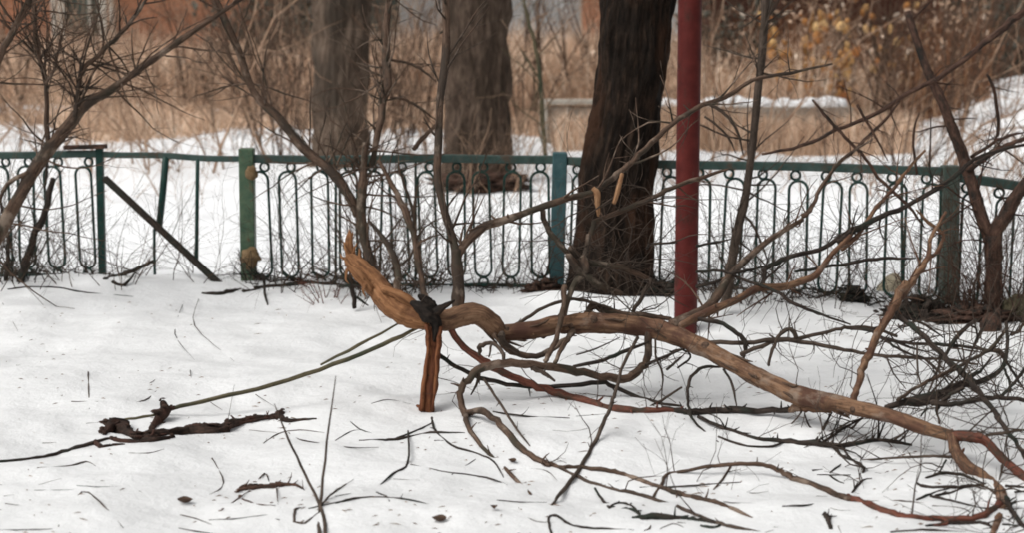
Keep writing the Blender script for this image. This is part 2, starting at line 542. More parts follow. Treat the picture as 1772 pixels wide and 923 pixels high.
def smooth_path(pts, rad, sub):
    n = len(pts)
    if n == 2:
        out, ro = [], []
        for k in range(sub + 1):
            t = k / sub
            out.append(pts[0].lerp(pts[1], t)); ro.append(rad[0] + (rad[1] - rad[0]) * t)
        return out, ro
    out, ro = [], []
    for i in range(n - 1):
        p0, p1, p2, p3 = pts[max(i - 1, 0)], pts[i], pts[i + 1], pts[min(i + 2, n - 1)]
        for k in range(sub):
            t = k / sub
            t2, t3 = t * t, t * t * t
            out.append(0.5 * ((2 * p1) + (p2 - p0) * t + (2 * p0 - 5 * p1 + 4 * p2 - p3) * t2 + (3 * p1 - p0 - 3 * p2 + p3) * t3))
            ro.append(rad[i] + (rad[i + 1] - rad[i]) * t)
    out.append(pts[-1]); ro.append(rad[-1])
    return out, ro


def twig(mb, p, d, ln, r, level=0, curl=0.35, sides=4, up=0.1, kids=2):
    n = max(3, int(ln / 0.05)) if ln < 0.5 else 8
    n = min(n, 9)
    pts, rad = [p.copy()], [r]
    d = d.normalized()
    bend = Vector((rnd.gauss(0, 1), rnd.gauss(0, 1), rnd.gauss(0, 1))) * curl * 0.35
    for i in range(n):
        d = (d + bend * (1.0 / n) * 2 + Vector((rnd.gauss(0, 1), rnd.gauss(0, 1), rnd.gauss(0, 1))) * curl * 0.28 + Vector((0, 0, up * 0.2))).normalized()
        p = p + d * (ln / n)
        pts.append(p.copy()); rad.append(max(r * (1 - 0.72 * (i + 1) / n), 0.0007))
    mb.tube(pts, rad, sides, 0.05)
    if level > 0:
        for _ in range(kids):
            i = rnd.randint(1, n - 1)
            dd = (pts[i + 1] - pts[i]).normalized()
            ax = Vector((rnd.gauss(0, 1), rnd.gauss(0, 1), rnd.gauss(0, 1))).normalized()
            nd = (dd + ax * rnd.uniform(0.5, 1.0)).normalized()
            twig(mb, pts[i], nd, ln * rnd.uniform(0.3, 0.65), rad[i] * 0.65, level - 1, curl, max(3, sides - 1), up, kids)
    return pts


def stroke(mb, f, pts, w, d, lift=0.5, sub=4, spurs=0.0, twigs=0, tl=(0.08, 0.3), wob=0.07, bump=0.0, up=0.15, tr=0.4, jit=1.0):
    """a branch traced through photo points: w = widths in photo pixels, d = distances or 'g' (lying on the snow)"""
    q = fr(f, pts)
    n = len(q)
    w = list(w) if isinstance(w, (list, tuple)) else [w, w]
    if len(w) != n:
        xs = np.linspace(0, 1, len(w)); w = list(np.interp(np.linspace(0, 1, n), xs, w))
    if d != 'g':
        d = list(d) if isinstance(d, (list, tuple)) else [d, d]
        if len(d) != n:
            seg = [0.0]
            for i in range(1, n):
                seg.append(seg[-1] + math.hypot(q[i][0] - q[i - 1][0], q[i][1] - q[i - 1][1]))
            xs = np.linspace(0, 1, len(d)); d = list(np.interp([s / max(seg[-1], 1e-6) for s in seg], xs, d))
    if max(w) < 9:
        w[-1] *= 0.5
    if d == 'g' and lift == 0.5:
        lift = 0.32
    P3, R3 = [], []
    for i in range(n):
        if d == 'g':
            p = G(q[i][0], q[i][1]); r = w[i] * pxm(p) / 2
            p = G(q[i][0], q[i][1], r * lift)
        else:
            p = P(q[i][0], q[i][1], d[i]); r = w[i] * pxm(p) / 2
            if p.z < hgt(p.x, p.y) + r * lift and p.y < 12:
                p = G(q[i][0], q[i][1], r * lift)
        P3.append(p); R3.append(r)
    pts3, rad3 = smooth_path(P3, R3, sub)
    wmax = max(w)
    if jit and wmax < 16:
        for i in range(1, len(pts3) - 1):
            j = rad3[i] * 0.35 * jit
            pts3[i] = pts3[i] + Vector((rnd.uniform(-j, j), rnd.uniform(-j, j), rnd.uniform(-j, j)))
    sides = 18 if wmax > 20 else 10 if wmax > 10 else 7 if wmax > 5 else 5
    if bump == 0 and wmax > 7:
        bump = 0.14
    mb.tube(pts3, rad3, sides, wob, True, bump, 14.0)
    if q[-1][1] < 10 and w[-1] > 3.5 and d != 'g':              # the branch goes on above the frame
        e = (pts3[-1] - pts3[-3]).normalized()
        for k in range(3):
            twig(mb, pts3[-1], e + Vector((rnd.gauss(0, 0.3), rnd.gauss(0, 0.3), 0.2)) * (0.3 + k * 0.5), rnd.uniform(0.6, 1.1), rad3[-1] * (0.95 if k == 0 else 0.6), 2, 0.3, 6, 0.15, 3)
    L = sum((pts3[i + 1] - pts3[i]).length for i in range(len(pts3) - 1))
    for _ in range(int(L * spurs + rnd.random())):
        i = rnd.randint(1, len(pts3) - 2) if len(pts3) > 3 else 1
        t = (pts3[i + 1] - pts3[i - 1]).normalized()
        ax = Vector((rnd.gauss(0, 1), rnd.gauss(0, 1), rnd.gauss(0, 1) + up)).normalized()
        twig(mb, pts3[i], (t * rnd.choice((-0.3, 0.6)) + ax), rnd.uniform(0.012, 0.05), max(rad3[i] * 0.5, 0.002), 0, 0.4, 4)
    for _ in range(twigs):
        i = rnd.randint(1, len(pts3) - 2)
        t = (pts3[i + 1] - pts3[i - 1]).normalized()
        ax = Vector((rnd.gauss(0, 1), rnd.gauss(0, 0.6), rnd.gauss(0, 1) + up)).normalized()
        twig(mb, pts3[i], (t * 0.7 + ax), rnd.uniform(*tl), min(max(rad3[i] * tr, 0.0018), 0.006), 1, 0.4, 4, up * 0.6)
    return pts3, rad3


# ------------------------------------------------------------------ the snow
def make_ground():
    ys = list(np.arange(-6, 4.2, 0.5)) + list(np.arange(4.2, 11.5, 0.036))
    y = 11.5; s = 0.04
    while y < 60:
        ys.append(y); s = min(s * 1.035, 0.8); y += s
    while y < 600:
        ys.append(y); y *= 1.12
    ys = np.array(ys + [600.0])
    u = np.linspace(-1, 1, 460)
    W = np.maximum(0.62 * np.abs(ys) + 3.6, 4.5)
    X = u[None, :] * W[:, None]
    Yg = np.repeat(ys[:, None], len(u), 1)
    Z = height(X, Yg)
    ny, nx = X.shape
    verts = np.stack([X, Yg, Z], -1).reshape(-1, 3)
    i = np.arange(ny - 1)[:, None] * nx + np.arange(nx - 1)[None, :]
    i = i.ravel()
    tris = np.concatenate([np.stack([i, i + 1, i + nx + 1], -1), np.stack([i, i + nx + 1, i + nx], -1)])
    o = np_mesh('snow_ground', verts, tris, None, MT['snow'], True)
    tag(o, 'white old snow strewn with twigs on both sides of the fence', None, None, 'structure')


make_ground()


# ------------------------------------------------------------------ buildings far behind
def X_at(px, Y):
    return P(px, 100, Y).x


def Z_at(py, Y):
    return P(886, py, Y).z


def brick_building():
    Y = 41.0
    x0, x1 = X_at(-420, Y), X_at(425, Y)
    base = Vector((X_at(140, Y), Y, 0))
    r = empty('brick_building', base, 'orange brick building with a tall window and pale drainpipe behind the dry grass', 'building')
    wx0, wx1 = X_at(112, Y), X_at(176, Y)
    vx0, vx1 = X_at(-260, Y), X_at(-190, Y)
    zs, zt = Z_at(64, Y), 3.1
    m = MB()
    for (a, b) in ((x0, vx0), (vx1, wx0), (wx1, x1)):
        m.box(a, b, Y, Y + 9, -0.3, 6.5)
    for (a, b) in ((wx0, wx1), (vx0, vx1)):
        m.box(a, b, Y + 0.003, Y + 9, -0.3, zs); m.box(a, b, Y + 0.003, Y + 9, zt, 6.5)
        m.box(a, b, Y + 0.5, Y + 9, zs, zt)
    m.build('wall', MT['brick'], base, r, False)
    m = MB(); m.box(x0 - 0.05, x1 + 0.05, Y - 0.06, Y - 0.003, -0.3, 0.45); m.build('plinth', MT['concrete'], base, r, False)
    for (a, b) in ((wx0, wx1), (vx0, vx1)):
        m = MB()
        m.box(a - 0.28, a + 0.04, Y - 0.05, Y + 0.1, zs - 0.05, zt + 0.1)
        m.box(b - 0.04, b + 0.16, Y - 0.05, Y + 0.1, zs - 0.05, zt + 0.1)
        m.box(a + 0.04, b - 0.04, Y - 0.04, Y + 0.1, zt, zt + 0.1)
        m.box(a + 0.6, a + 0.66, Y + 0.04, Y + 0.1, zs, zt)
        w = m.build('window', MT['cream'], base, r, False)
        m = MB(); m.box(a + 0.04, b - 0.04, Y + 0.12, Y + 0.14, zs, zt); m.build('pane', MT['pane'], base, w, False)
        m = MB(); m.box(a - 0.3, b + 0.2, Y - 0.12, Y + 0.1, zs - 0.12, zs - 0.053); m.build('sill', MT['concrete'], base, w, False)
    m = MB(); px = X_at(198, Y)
    m.tube([Vector((px, Y - 0.12, Z_at(142, Y))), Vector((px, Y - 0.12, 3)), Vector((px, Y - 0.12, 6.3))], [0.075] * 3, 10, 0)
    m.build('drainpipe', MT['cream'], base, r)
    m = MB(); m.box(x0 - 0.4, x1 + 0.4, Y - 0.4, Y + 9.4, 6.503, 6.75); m.build('roof', MT['darkboard'], base, r, False)


def grey_building():
    Y = 48.0
    base = Vector((X_at(800, Y), Y, 0))
    r = empty('grey_building', base, 'pale grey panel building glimpsed between the two brown trunks', 'building')
    x0, x1 = X_at(380, Y), X_at(1200, Y)
    m = MB(); m.box(x0, x1, Y, Y + 10, -0.3, 9); m.build('wall', MT['greywall'], base, r, False)
    for px in (560, 722, 868, 1004):
        m = MB(); a = X_at(px, Y)
        m.box(a - 0.03, a + 0.03, Y - 0.03, Y - 0.003, -0.3, 9)
        m.build('panel_joint', MT['concrete'], base, r, False)
    for (p0, p1) in ((442, 505), (640, 690)):
        a, b = X_at(p0, Y), X_at(p1, Y)
        m = MB()
        m.box(a - 0.08, a, Y - 0.05, Y - 0.004, 1.2, 2.9); m.box(b, b + 0.08, Y - 0.05, Y - 0.004, 1.2, 2.9)
        m.box(a, b, Y - 0.05, Y - 0.004, 2.82, 2.9); m.box(a, b, Y - 0.05, Y - 0.004, 1.2, 1.28)
        w = m.build('window', MT['cream'], base, r, False)
        m = MB(); m.box(a, b, Y - 0.03, Y - 0.006, 1.283, 2.817); m.build('pane', MT['pane'], base, w, False)
    a, b = X_at(1006, Y), X_at(1060, Y)
    m = MB(); m.box(a, b, Y - 0.5, Y - 0.006, -0.3, 9); m.build('brick_pier', MT['brick'], base, r, False)


def rusty_garage():
    Y = 31.0
    base = Vector((X_at(1400, Y), Y, 0))
    r = empty('rusty_garage', base, 'dark rust brown sheet metal garage behind the low concrete wall', 'garage')
    x0, x1 = X_at(1226, Y), X_at(1625, Y)
    m = MB(); m.box(x0, x1, Y, Y + 5, -0.3, 2.9)
    m.build('wall', MT['rustmetal'], base, r, False)
    n = 9
    for i in range(n):
        a = x0 + (x1 - x0) * i / n; b = x0 + (x1 - x0) * (i + 1) / n
        m = MB(); m.box(a + 0.02, b - 0.02, Y - 0.05 - 0.02 * (i % 2), Y - 0.004, -0.2, 2.75)
        m.build('sheet_panel', MT['rustmetal'], base, r, False)
    m = MB(); m.box(x0 - 0.2, x1 + 0.2, Y - 0.35, Y + 5.2, 2.903, 3.05); m.build('roof', MT['darkboard'], base, r, False)


def board_shed():
    Y = 36.0
    base = Vector((X_at(1800, Y), Y, 0))
    r = empty('board_shed', base, 'dark weathered board shed beyond the snow bank at the right edge', 'shed')
    x0, x1 = X_at(1600, Y), X_at(2400, Y)
    m = MB(); m.box(x0, x1, Y, Y + 5, -0.3, 4.2); m.build('wall', MT['darkboard'], base, r, False)
    n = 34
    for i in range(n):
        a = x0 + (x1 - x0) * i / n; b = x0 + (x1 - x0) * (i + 1) / n
        m = MB(); o = rnd.uniform(0.02, 0.05); m.box(a + 0.012, b - 0.012, Y - o, Y - 0.004, -0.2, 4.15)
        m.build('board', MT['darkboard'], base, r, False)
    m = MB(); m.box(x0 - 0.3, x1 + 0.3, Y - 0.4, Y + 5.3, 4.203, 4.35); m.build('roof', MT['darkboard'], base, r, False)


def low_wall():
    Y = 21.4
    base = Vector((X_at(1210, Y), Y, 0))
    r = empty('low_wall', base, 'low weathered concrete wall with snow on top beyond the fence', 'wall')
    xs = [X_at(p, Y) for p in (946, 1075, 1205, 1345, 1482)]
    for i in range(4):
        m = MB(); zt = Z_at(184, Y) + rnd.uniform(-0.015, 0.015)
        m.box(xs[i] + 0.012, xs[i + 1] - 0.012, Y + 0.02 * (i % 2), Y + 0.28, -0.3, zt)
        m.build('slab', MT['concrete'], base, r, False)
    m = MB(); m.box(xs[0] - 0.08, xs[0] + 0.008, Y - 0.05, Y + 0.3, -0.3, Z_at(178, Y)); m.build('end_post', MT['cream'], base, r, False)
    m = MB()
    m.box(xs[0] - 0.1, xs[1] + 0.5, Y - 0.06, Y + 0.31, Z_at(180, Y), Z_at(173, Y)); m.build('coping', MT['cream'], base, r, False)
    m = MB()
    pts = [Vector((x, Y + 0.15, Z_at(186, Y) + 0.005 + 0.02 * math.sin(x * 5))) for x in np.linspace(xs[1] + 0.55, xs[4] - 0.1, 30)]
    m.tube(pts, [0.11 + 0.02 * math.sin(k * 1.7) for k in range(30)], 10, 0.08, True, 0.2, 5)
    m.build('snow_cap', MT['snow'], base, r)


brick_building(); grey_building(); rusty_garage(); board_shed(); low_wall()


# ------------------------------------------------------------------ dry grass (uncountable)
def blades(name, n, region, hmin, hmax, wid, label, mat=None, toneb=0.5, lean=0.35):
    xs, ys = [], []
    while len(xs) < n:
        k = n * 2
        px, Y = region(k)
        x = (px - CX) / F * Y * 1.01
        xs += list(x); ys += list(Y)
    xs = np.array(xs[:n]); ys = np.array(ys[:n])
    z = height(xs, ys)
    h = nrs.uniform(hmin, hmax, n) * (0.75 + 0.8 * np.clip(vnoise(xs * 0.9, ys * 0.9) + 0.4, 0, 1))
    az = nrs.uniform(0, 2 * np.pi, n); ln = np.abs(nrs.normal(0, lean, n))
    dx, dy = np.cos(az) * ln, np.sin(az) * ln
    ang = nrs.uniform(-0.9, 0.9, n)
    sx, sy = np.cos(ang) * wid / 2 * nrs.uniform(0.6, 1.5, n), np.sin(ang) * wid / 2
    V = np.zeros((n, 5, 3))
    V[:, 0] = np.stack([xs - sx, ys - sy, z - 0.03], -1)
    V[:, 1] = np.stack([xs + sx, ys + sy, z - 0.03], -1)
    mx, my, mz = xs + dx * h * 0.35, ys + dy * h * 0.35, z + h * 0.6
    V[:, 2] = np.stack([mx - sx * 0.8, my - sy * 0.8, mz], -1)
    V[:, 3] = np.stack([mx + sx * 0.8, my + sy * 0.8, mz], -1)
    V[:, 4] = np.stack([xs + dx * h, ys + dy * h, z + h * (1 - 0.25 * ln)], -1)
    b = np.arange(n)[:, None] * 5
    T = np.concatenate([b + np.array([0, 1, 3]), b + np.array([0, 3, 2]), b + np.array([2, 3, 4])])
    tone = np.clip(nrs.normal(toneb, 0.22, n) + 0.5 * vnoise(xs * 0.6 + 9, ys * 0.6), 0, 1)
    o = np_mesh(name, V.reshape(-1, 3), T, np.repeat(tone, 5), mat or MT['grass'])
    tag(o, label, None, None, 'stuff')
    return o


def reg_tall(k):
    px = nrs.uniform(-350, 2050, k); Y = nrs.uniform(22, 40, k)
    edge = np.interp(px, [-350, 120, 200, 420, 520, 700, 900, 1200, 1500, 1640, 1760, 2050], [32, 31.5, 30.5, 29.5, 28.5, 27, 24.5, 22.5, 23.5, 33, 35, 35])
    keep = (Y > edge + 2 * vnoise(px * 0.02, Y * 0.6)) & (nrs.rand(k) < 1.25 - (Y - 22) / 26)
    return px[keep], Y[keep]


def reg_low(k):
    px = nrs.uniform(-300, 1570, k); Y = nrs.uniform(20.3, 29, k)
    edge = np.interp(px, [-300, 90, 140, 330, 420, 620, 900, 1000, 1200, 1600, 1700], [28, 27.5, 22.3, 22.6, 26, 25, 23, 21.6, 20.6, 20.4, 22.5])
    m = vnoise(px * 0.035 + 3, Y * 1.4 + 7)
    keep = (Y > edge) & (m > -0.26)
    return px[keep], Y[keep]


blades('dry_grass', 46000, reg_tall, 0.45, 1.35, 0.02, 'tall tan dead grass standing in front of the far buildings', lean=0.55)
blades('dry_grass', 15000, reg_low, 0.1, 0.42, 0.018, 'short clumps of tan grass poking from the far snow', toneb=0.45, lean=0.6)


def reg_weed(k):
    px = nrs.uniform(1220, 1700, k); Y = nrs.uniform(25.5, 30.5, k)
    keep = vnoise(px * 0.03, Y * 0.8) > -0.2
    return px[keep], Y[keep]


blades('dry_weeds', 2600, reg_weed, 0.6, 1.7, 0.028, 'tall reddish brown dead weeds before the rusty garage', MT['weed'], 0.4, 0.25)


def reg_wall(k):
    px = nrs.uniform(960, 1570, k); Y = nrs.uniform(20.1, 21.3, k)
    keep = vnoise(px * 0.03 + 20, Y * 2.0) > -0.3
    return px[keep], Y[keep]


blades('dry_grass', 4200, reg_wall, 0.15, 0.5, 0.018, 'tan dead grass hiding the foot of the low concrete wall', None, 0.45, 0.5)


def weed_leaves():
    """withered leaves and seed heads hanging in the dry grass"""
    V, T, tone = [], [], []
    for reg, n, hm in ((reg_tall, 15000, 1.25), (reg_low, 2600, 0.4), (reg_weed, 2600, 2.0)):
        px, Y = reg(n * 3)
        px, Y = px[:n], Y[:n]
        xs = (px - CX) / F * Y * 1.01
        zs = height(xs, Y) + nrs.uniform(0.02, 1, len(xs)) ** 0.8 * hm * (0.55 + 0.7 * (vnoise(xs * 0.9, Y * 0.9) + 0.4))
        c = np.stack([xs, Y, zs], -1)
        a = nrs.normal(0, 1, c.shape); a /= np.linalg.norm(a, axis=1)[:, None]
        b2 = np.cross(a, nrs.normal(0, 1, c.shape)); b2 /= np.linalg.norm(b2, axis=1)[:, None]
        L = nrs.uniform(0.02, 0.085, len(xs))[:, None]; W = L * nrs.uniform(0.2, 0.5, len(xs))[:, None]
        i0 = sum(len(v) for v in V)
        q = np.stack([c - a * L, c + b2 * W, c + a * L, c - b2 * W], 1)
        V.append(q.reshape(-1, 3))
        bi = i0 + np.arange(len(xs))[:, None] * 4
        T.append(np.concatenate([bi + np.array([0, 1, 2]), bi + np.array([0, 2, 3])]))
        tone.append(np.repeat(np.clip(nrs.normal(0.45, 0.3, len(xs)), 0, 1), 4))
    o = np_mesh('withered_leaves', np.concatenate(V), np.concatenate(T), np.concatenate(tone), MT['grass'])
    tag(o, 'withered leaves and seed heads tangled in the far dry grass', None, None, 'stuff')


weed_leaves()


def thicket():
    ma, mb = MB(), MB()
    k = 0
    while k < 1050:
        px = rnd.uniform(-300, 2050)
        Y = rnd.uniform(14.5, 31)
        dens = mnoise.noise(Vector((px * 0.005, Y * 0.3, 1.7)))
        if dens < rnd.uniform(-0.6, 0.1) - 0.02 + (0.25 if Y < 20 else 0): continue
        if 1560 < px and Y > 22 and rnd.random() < 0.6: continue
        k += 1
        p = Vector(((px - CX) / F * Y, Y, 0)); p.z = hgt(p.x, p.y) - 0.03
        big = rnd.random() < 0.45 and Y > 17
        if 870 < px < 1040 and rnd.random() < 0.7: big = False
        if 1340 < px < 1500 and Y < 25: big = False
        ln = rnd.uniform(1.3, 2.9) if big else rnd.uniform(0.35, 1.2)
        twig(mb if px > 1210 and Y > 21 else ma, p, Vector((rnd.gauss(0, 0.55), rnd.gauss(0, 0.3), 1)), ln, ln * 0.0055 * rnd.uniform(0.7, 1.4), 2, 0.6, 3, 0.05, 4 if big else 3)
    ma.build('brush_thicket', MT['brush'], Vector((0, 20, 0)), None, True, True)['label'] = 'tangle of thin pale brown brush stems between the fence and the far buildings'
    mb.build('brush_thicket', MT['redbrush'], Vector((0, 20, 0)), None, True, True)['label'] = 'tangle of dark brown brush stems before the rusty garage and shed'


thicket()


# ------------------------------------------------------------------ trees
def tree(name, label, f, pts, widths, Y, mat, top=7.0, bump=0.16, group=None, flare=True, snow_mound=False, stubs=()):
    q = fr(f, pts)
    P3 = [P(a, b, Y) for a, b in q]
    R3 = [w * pxm(p) / 2 for w, p in zip(widths, P3)]
    base = Vector((P3[0].x, Y, hgt(P3[0].x, Y)))
    P3[0].z = min(P3[0].z, base.z - 0.05)
    d = P3[-1] - P3[-2]
    d = d / max(d.z, 0.05)
    P3.append(P3[-1] + d * 2.0); R3.append(R3[-1] * 0.9)
    P3.append(Vector((P3[-1].x, Y, top))); R3.append(R3[-1] * 0.75)
    r = empty(name, base, label, 'tree', group)
    sp, sr = smooth_path(P3, R3, 26)
    m = MB(); m.tube(sp, sr, 120, 0.004, True, bump, 3.2, 0.0, 0.075)
    if flare:
        for k in range(7):
            a = k * 1.05 + rnd.uniform(-0.3, 0.3)
            R = R3[0]
            dv = Vector((math.cos(a), math.sin(a), 0))
            q = [base + dv * R * 0.45 + Vector((0, 0, R * 1.1)), base + dv * R * 0.78 + Vector((0, 0, R * 0.4)), base + dv * R * 1.06 + Vector((0, 0, -0.06))]
            a2, b2 = smooth_path(q, [R * 0.38, R * 0.36, R * 0.2], 5)
            m.tube(a2, b2, 12, 0.03, True, 0.12, 4)
    m.build('trunk', mat, base, r)
    m = MB()
    for k in range(14):
        z = rnd.uniform(max(3.2, top * 0.5), top)
        i = min(range(len(sp)), key=lambda j: abs(sp[j].z - z))
        a = rnd.uniform(0, 6.28)
        twig(m, sp[i], Vector((math.cos(a), math.sin(a), 0.7)), rnd.uniform(1.2, 2.6), sr[i] * 0.3, 2, 0.4, 6, 0.2, 4)
    m.build('crown', mat, base, r)
    return r, sp, sr


tree('tree', 'dark leaning tree trunk standing at the fence, left of the red pole', 'P',
     [(1062, 520), (1058, 480), (1064, 400), (1070, 300), (1086, 200), (1096, 100), (1104, 0)], [168, 142, 124, 124, 122, 122, 128], 9.75, MT['darktree'], flare=False)
tree('tree', 'thick dark brown trunk behind the fence, middle one of the three thick trunks', 'P',
     [(829, 318), (828, 290), (826, 220), (826, 120), (826, 0)], [136, 122, 110, 108, 114], 16.8, MT['fartree2'], flare=False)
tree('tree', 'greyish brown trunk behind the fence, leftmost of the three thick trunks', 'P',
     [(588, 296), (588, 270), (588, 200), (588, 100), (590, 0)], [112, 100, 94, 96, 100], 18.2, MT['fartree'], flare=False)


# ------------------------------------------------------------------ the red pole
def red_pole():
    b = G(1186, 574)
    t = P(1194, 0, b.y)
    d = (t - b) / (t.z - b.z)
    m = MB(); R = 20 * pxm(b)
    pts = [b + d * z for z in (-0.1, 0.0, 0.5, 1.0, 1.5, 2.0, 2.5, 3.0)]
    m.tube(pts, [R] * 8, 32, 0.002, True)
    o = m.build('red_pole', MT['redpole'], b)
    tag(o, 'dark red painted metal pole standing in the snow before the fence', 'pole')


red_pole()


# ------------------------------------------------------------------ the fence
def hoop_mesh(w, h, r, nseg=8):
    m = MB()
    pts = []
    for k in range(nseg + 1):
        a = math.pi * k / nseg
        pts.append(Vector((w / 2 * math.cos(a), 0, h - w / 2 + w / 2 * math.sin(a))))
    for k in range(nseg + 1):
        a = math.pi + math.pi * k / nseg
        pts.append(Vector((w / 2 * math.cos(a), 0, w / 2 + w / 2 * math.sin(a))))
    pts.append(pts[0].copy())
    m.tube(pts, [r] * len(pts), 6, 0.0, False)
    me = m.build('hoop', MT['green'])
    data = me.data
    bpy.data.objects.remove(me)
    return data


def ring_mesh(rad, r, n=12):
    m = MB()
    pts = [Vector((rad * math.cos(2 * math.pi * k / n), 0, rad * math.sin(2 * math.pi * k / n))) for k in range(n + 1)]
    m.tube(pts, [r] * len(pts), 6, 0.0, False)
    me = m.build('ring', MT['green'])
    data = me.data
    bpy.data.objects.remove(me)
    return data


def fence():
    root = empty('fence', (0, 10, 0), 'low green metal fence of hoops and rings standing in the snow', 'fence')
    rb = Vector((0, 10, 0))
    HM = hoop_mesh(0.102, 0.64, 0.0086)
    RM = ring_mesh(0.026, 0.008)

    def post(px_b, py_b, px_t, py_t, Y, wpx, dpx, mat, label=None):
        b, t = P(px_b, py_b, Y), P(px_t, py_t, Y)
        w = wpx * pxm(b)
        m = MB()
        b2 = b - (t - b).normalized() * 0.12
        d = (t - b2).normalized(); s = Vector((1, 0, 0)); s = (s - d * s.dot(d)).normalized(); q = d.cross(s)
        i0 = len(m.v)
        bev = 0.12
        prof = []
        for (sx, sy) in ((-1, -1), (1, -1), (1, 1), (-1, 1)):
            for (ax, ay) in (((1 - bev), 1), (1, (1 - bev))) if sx * sy > 0 else ((1, (1 - bev)), ((1 - bev), 1)):
                prof.append((sx * ax, sy * ay))
        prof.sort(key=lambda c: math.atan2(c[1], c[0]))
        for (p, k) in ((b2, 1), (t - d * 0.006, 1), (t, 0.86)):
            for (cx, cy) in prof:
                m.v.append(p + s * (cx * w / 2 * k) + q * (cy * w / 2 * k)); m.g.append((cx, cy, p.z))
        n = len(prof)
        for j in range(2):
            for i in range(n):
                i2 = (i + 1) % n
                m.f.append((i0 + j * n + i, i0 + j * n + i2, i0 + (j + 1) * n + i2, i0 + (j + 1) * n + i))
        m.f.append(tuple(i0 + 2 * n + i for i in range(n)))
        o = m.build('post', mat, rb, root, False)
        if label: o['label'] = label
        return o

    posts = {
        'a': post(-250, 484, -250, 254, 10.45, 22, 0, MT['greenpost']),
        'b': post(178, 488, 172, 250, 10.3, 12, 0, MT['green'], 'thin dark green post'),
        'c': post(431, 502, 427, 256, 10.1, 25, 0, MT['greenpost'], 'thick worn green post'),
        'd': post(963, 500, 969, 263, 10.0, 25, 0, MT['tealpost'], 'teal blue post'),
        'e': post(1640, 545, 1644, 286, 9.4, 29, 0, MT['greypost'], 'grey green post'),
        'f': post(2120, 590, 2120, 330, 8.9, 30, 0, MT['greypost']),
    }

    def bay(a, b, na, rail_w, bottom=True, skip=(), woff=0.0, railmat='greenrail', extra=()):
        """a, b = (px, Y, rail top y, bottom rail y); na = number of hoops"""
        A1, B1 = P(a[0], a[2] + rail_w / 2, a[1]), P(b[0], b[2] + rail_w / 2, b[1])
        A0, B0 = P(a[0], a[3], a[1]), P(b[0], b[3], b[1])
        th = rail_w * pxm(A1)
        m = MB()
        # rail with a faint sag and dents
        n = 12
        prev = None
        pp = []
        for i in range(n + 1):
            t = i / n
            p = A1.lerp(B1, t); p.z += 0.004 * math.sin(t * 9 + a[0])
            pp.append(p)
        m2 = MB()
        for i in range(n):
            pass
        # continuous square tube
        d = (B1 - A1).normalized(); s = d.cross(Vector((0, 0, 1))).normalized(); u = s.cross(d)
        i0 = len(m.v)
        prof = [(-1, -0.8), (-0.8, -1), (0.8, -1), (1, -0.8), (1, 0.8), (0.8, 1), (-0.8, 1), (-1, 0.8)]
        for p in pp:
            for (cx, cy) in prof:
                m.v.append(p + s * (cx * th * 0.5) + u * (cy * th * 0.5)); m.g.append((cx * th, cy * th, p.x))
        for j in range(n):
            for i in range(8):
                i2 = (i + 1) % 8
                m.f.append((i0 + j * 8 + i, i0 + j * 8 + i2, i0 + (j + 1) * 8 + i2, i0 + (j + 1) * 8 + i))
        panel = m.build('top_rail', MT[railmat], rb, root, False)
        if bottom:
            m = MB(); pb = [A0.lerp(B0, i / 14) + Vector((0, 0, 0.004 * math.sin(i * 1.9))) for i in range(15)]
            m.tube(pb, [0.012] * 15, 7, 0.05)
            m.build('bottom_rail', MT['green'], rb, root)
        rot = math.atan2(B1.y - A1.y, B1.x - A1.x)
        for k in range(na):
            if k in skip: continue
            t = (k + 0.5 + woff) / na
            top, bot = A1.lerp(B1, t), A0.lerp(B0, t)
            zt = top.z - th / 2 - 0.052; zb = bot.z + 0.05
            sc = (zt - zb) / 0.64
            tilt = rnd.gauss(0, 0.02); t += rnd.gauss(0, 0.07) / na; top, bot = A1.lerp(B1, t), A0.lerp(B0, t)
            for (nm, me, loc, scz) in (('hoop', HM, Vector((bot.x, bot.y, zb)), sc), ('ring', RM, Vector((top.x, top.y, zt + 0.028)), 1), ('ring', RM, Vector((bot.x, bot.y, zb - 0.028)), 1)):
                o = bpy.data.objects.new(nm, me)
                COL.objects.link(o)
                o.parent = root
                o.location = loc - rb
                o.rotation_euler = (rnd.gauss(0, 0.02), tilt, rot)
                o.scale = (rnd.uniform(0.94, 1.06), 1, scz)
        # upright bars between the hoops here and there
        for t in extra:
            top, bot = A1.lerp(B1, t), A0.lerp(B0, t)
            m = MB(); m.tube([bot, bot.lerp(top, 0.5), top - Vector((0, 0, th / 2))], [0.009] * 3, 6, 0.03)
            m.build('bar', MT['green'], rb, root)

    bay((-246, 10.44, 262, 476), (170, 10.3, 261, 478), 9, 12)
    bay((436, 10.1, 268, 494), (958, 10.0, 268, 494), 11, 14, extra=(0.28, 0.545))
    bay((976, 10.0, 272, 498), (1630, 9.4, 288, 532), 12, 14, extra=(0.9,))
    bay((1652, 9.4, 297, 540), (2110, 8.9, 372, 588), 8, 16)
    # the open bay: rail, two uprights and the long brace
    bay((180, 10.3, 261, 480), (416, 10.1, 270, 490), 0, 10, False)
    m = MB(); m.tube([P(287, 272, 10.2), P(282, 330, 10.2), P(275, 396, 10.2)], [6 * pxm(P(280, 330, 10.2))] * 3, 8, 0.03); m.build('bent_bar', MT['green'], rb, root)
    m = MB(); m.tube([P(267, 396, 10.2), P(267, 440, 10.2), P(269, 512, 10.2)], [0.0095] * 3, 6, 0.03); m.build('bar', MT['green'], rb, root)
    m = MB(); m.tube([P(342, 275, 10.15), P(341, 360, 10.15), P(340, 456, 10.15)], [0.0125] * 3, 6, 0.03); m.build('bar', MT['green'], rb, root)
    m = MB(); m.beam(P(181, 308, 10.26), P(394, 505, 10.0), 0.03, 0.034); m.build('diagonal_brace', MT['dark'], rb, root, False)
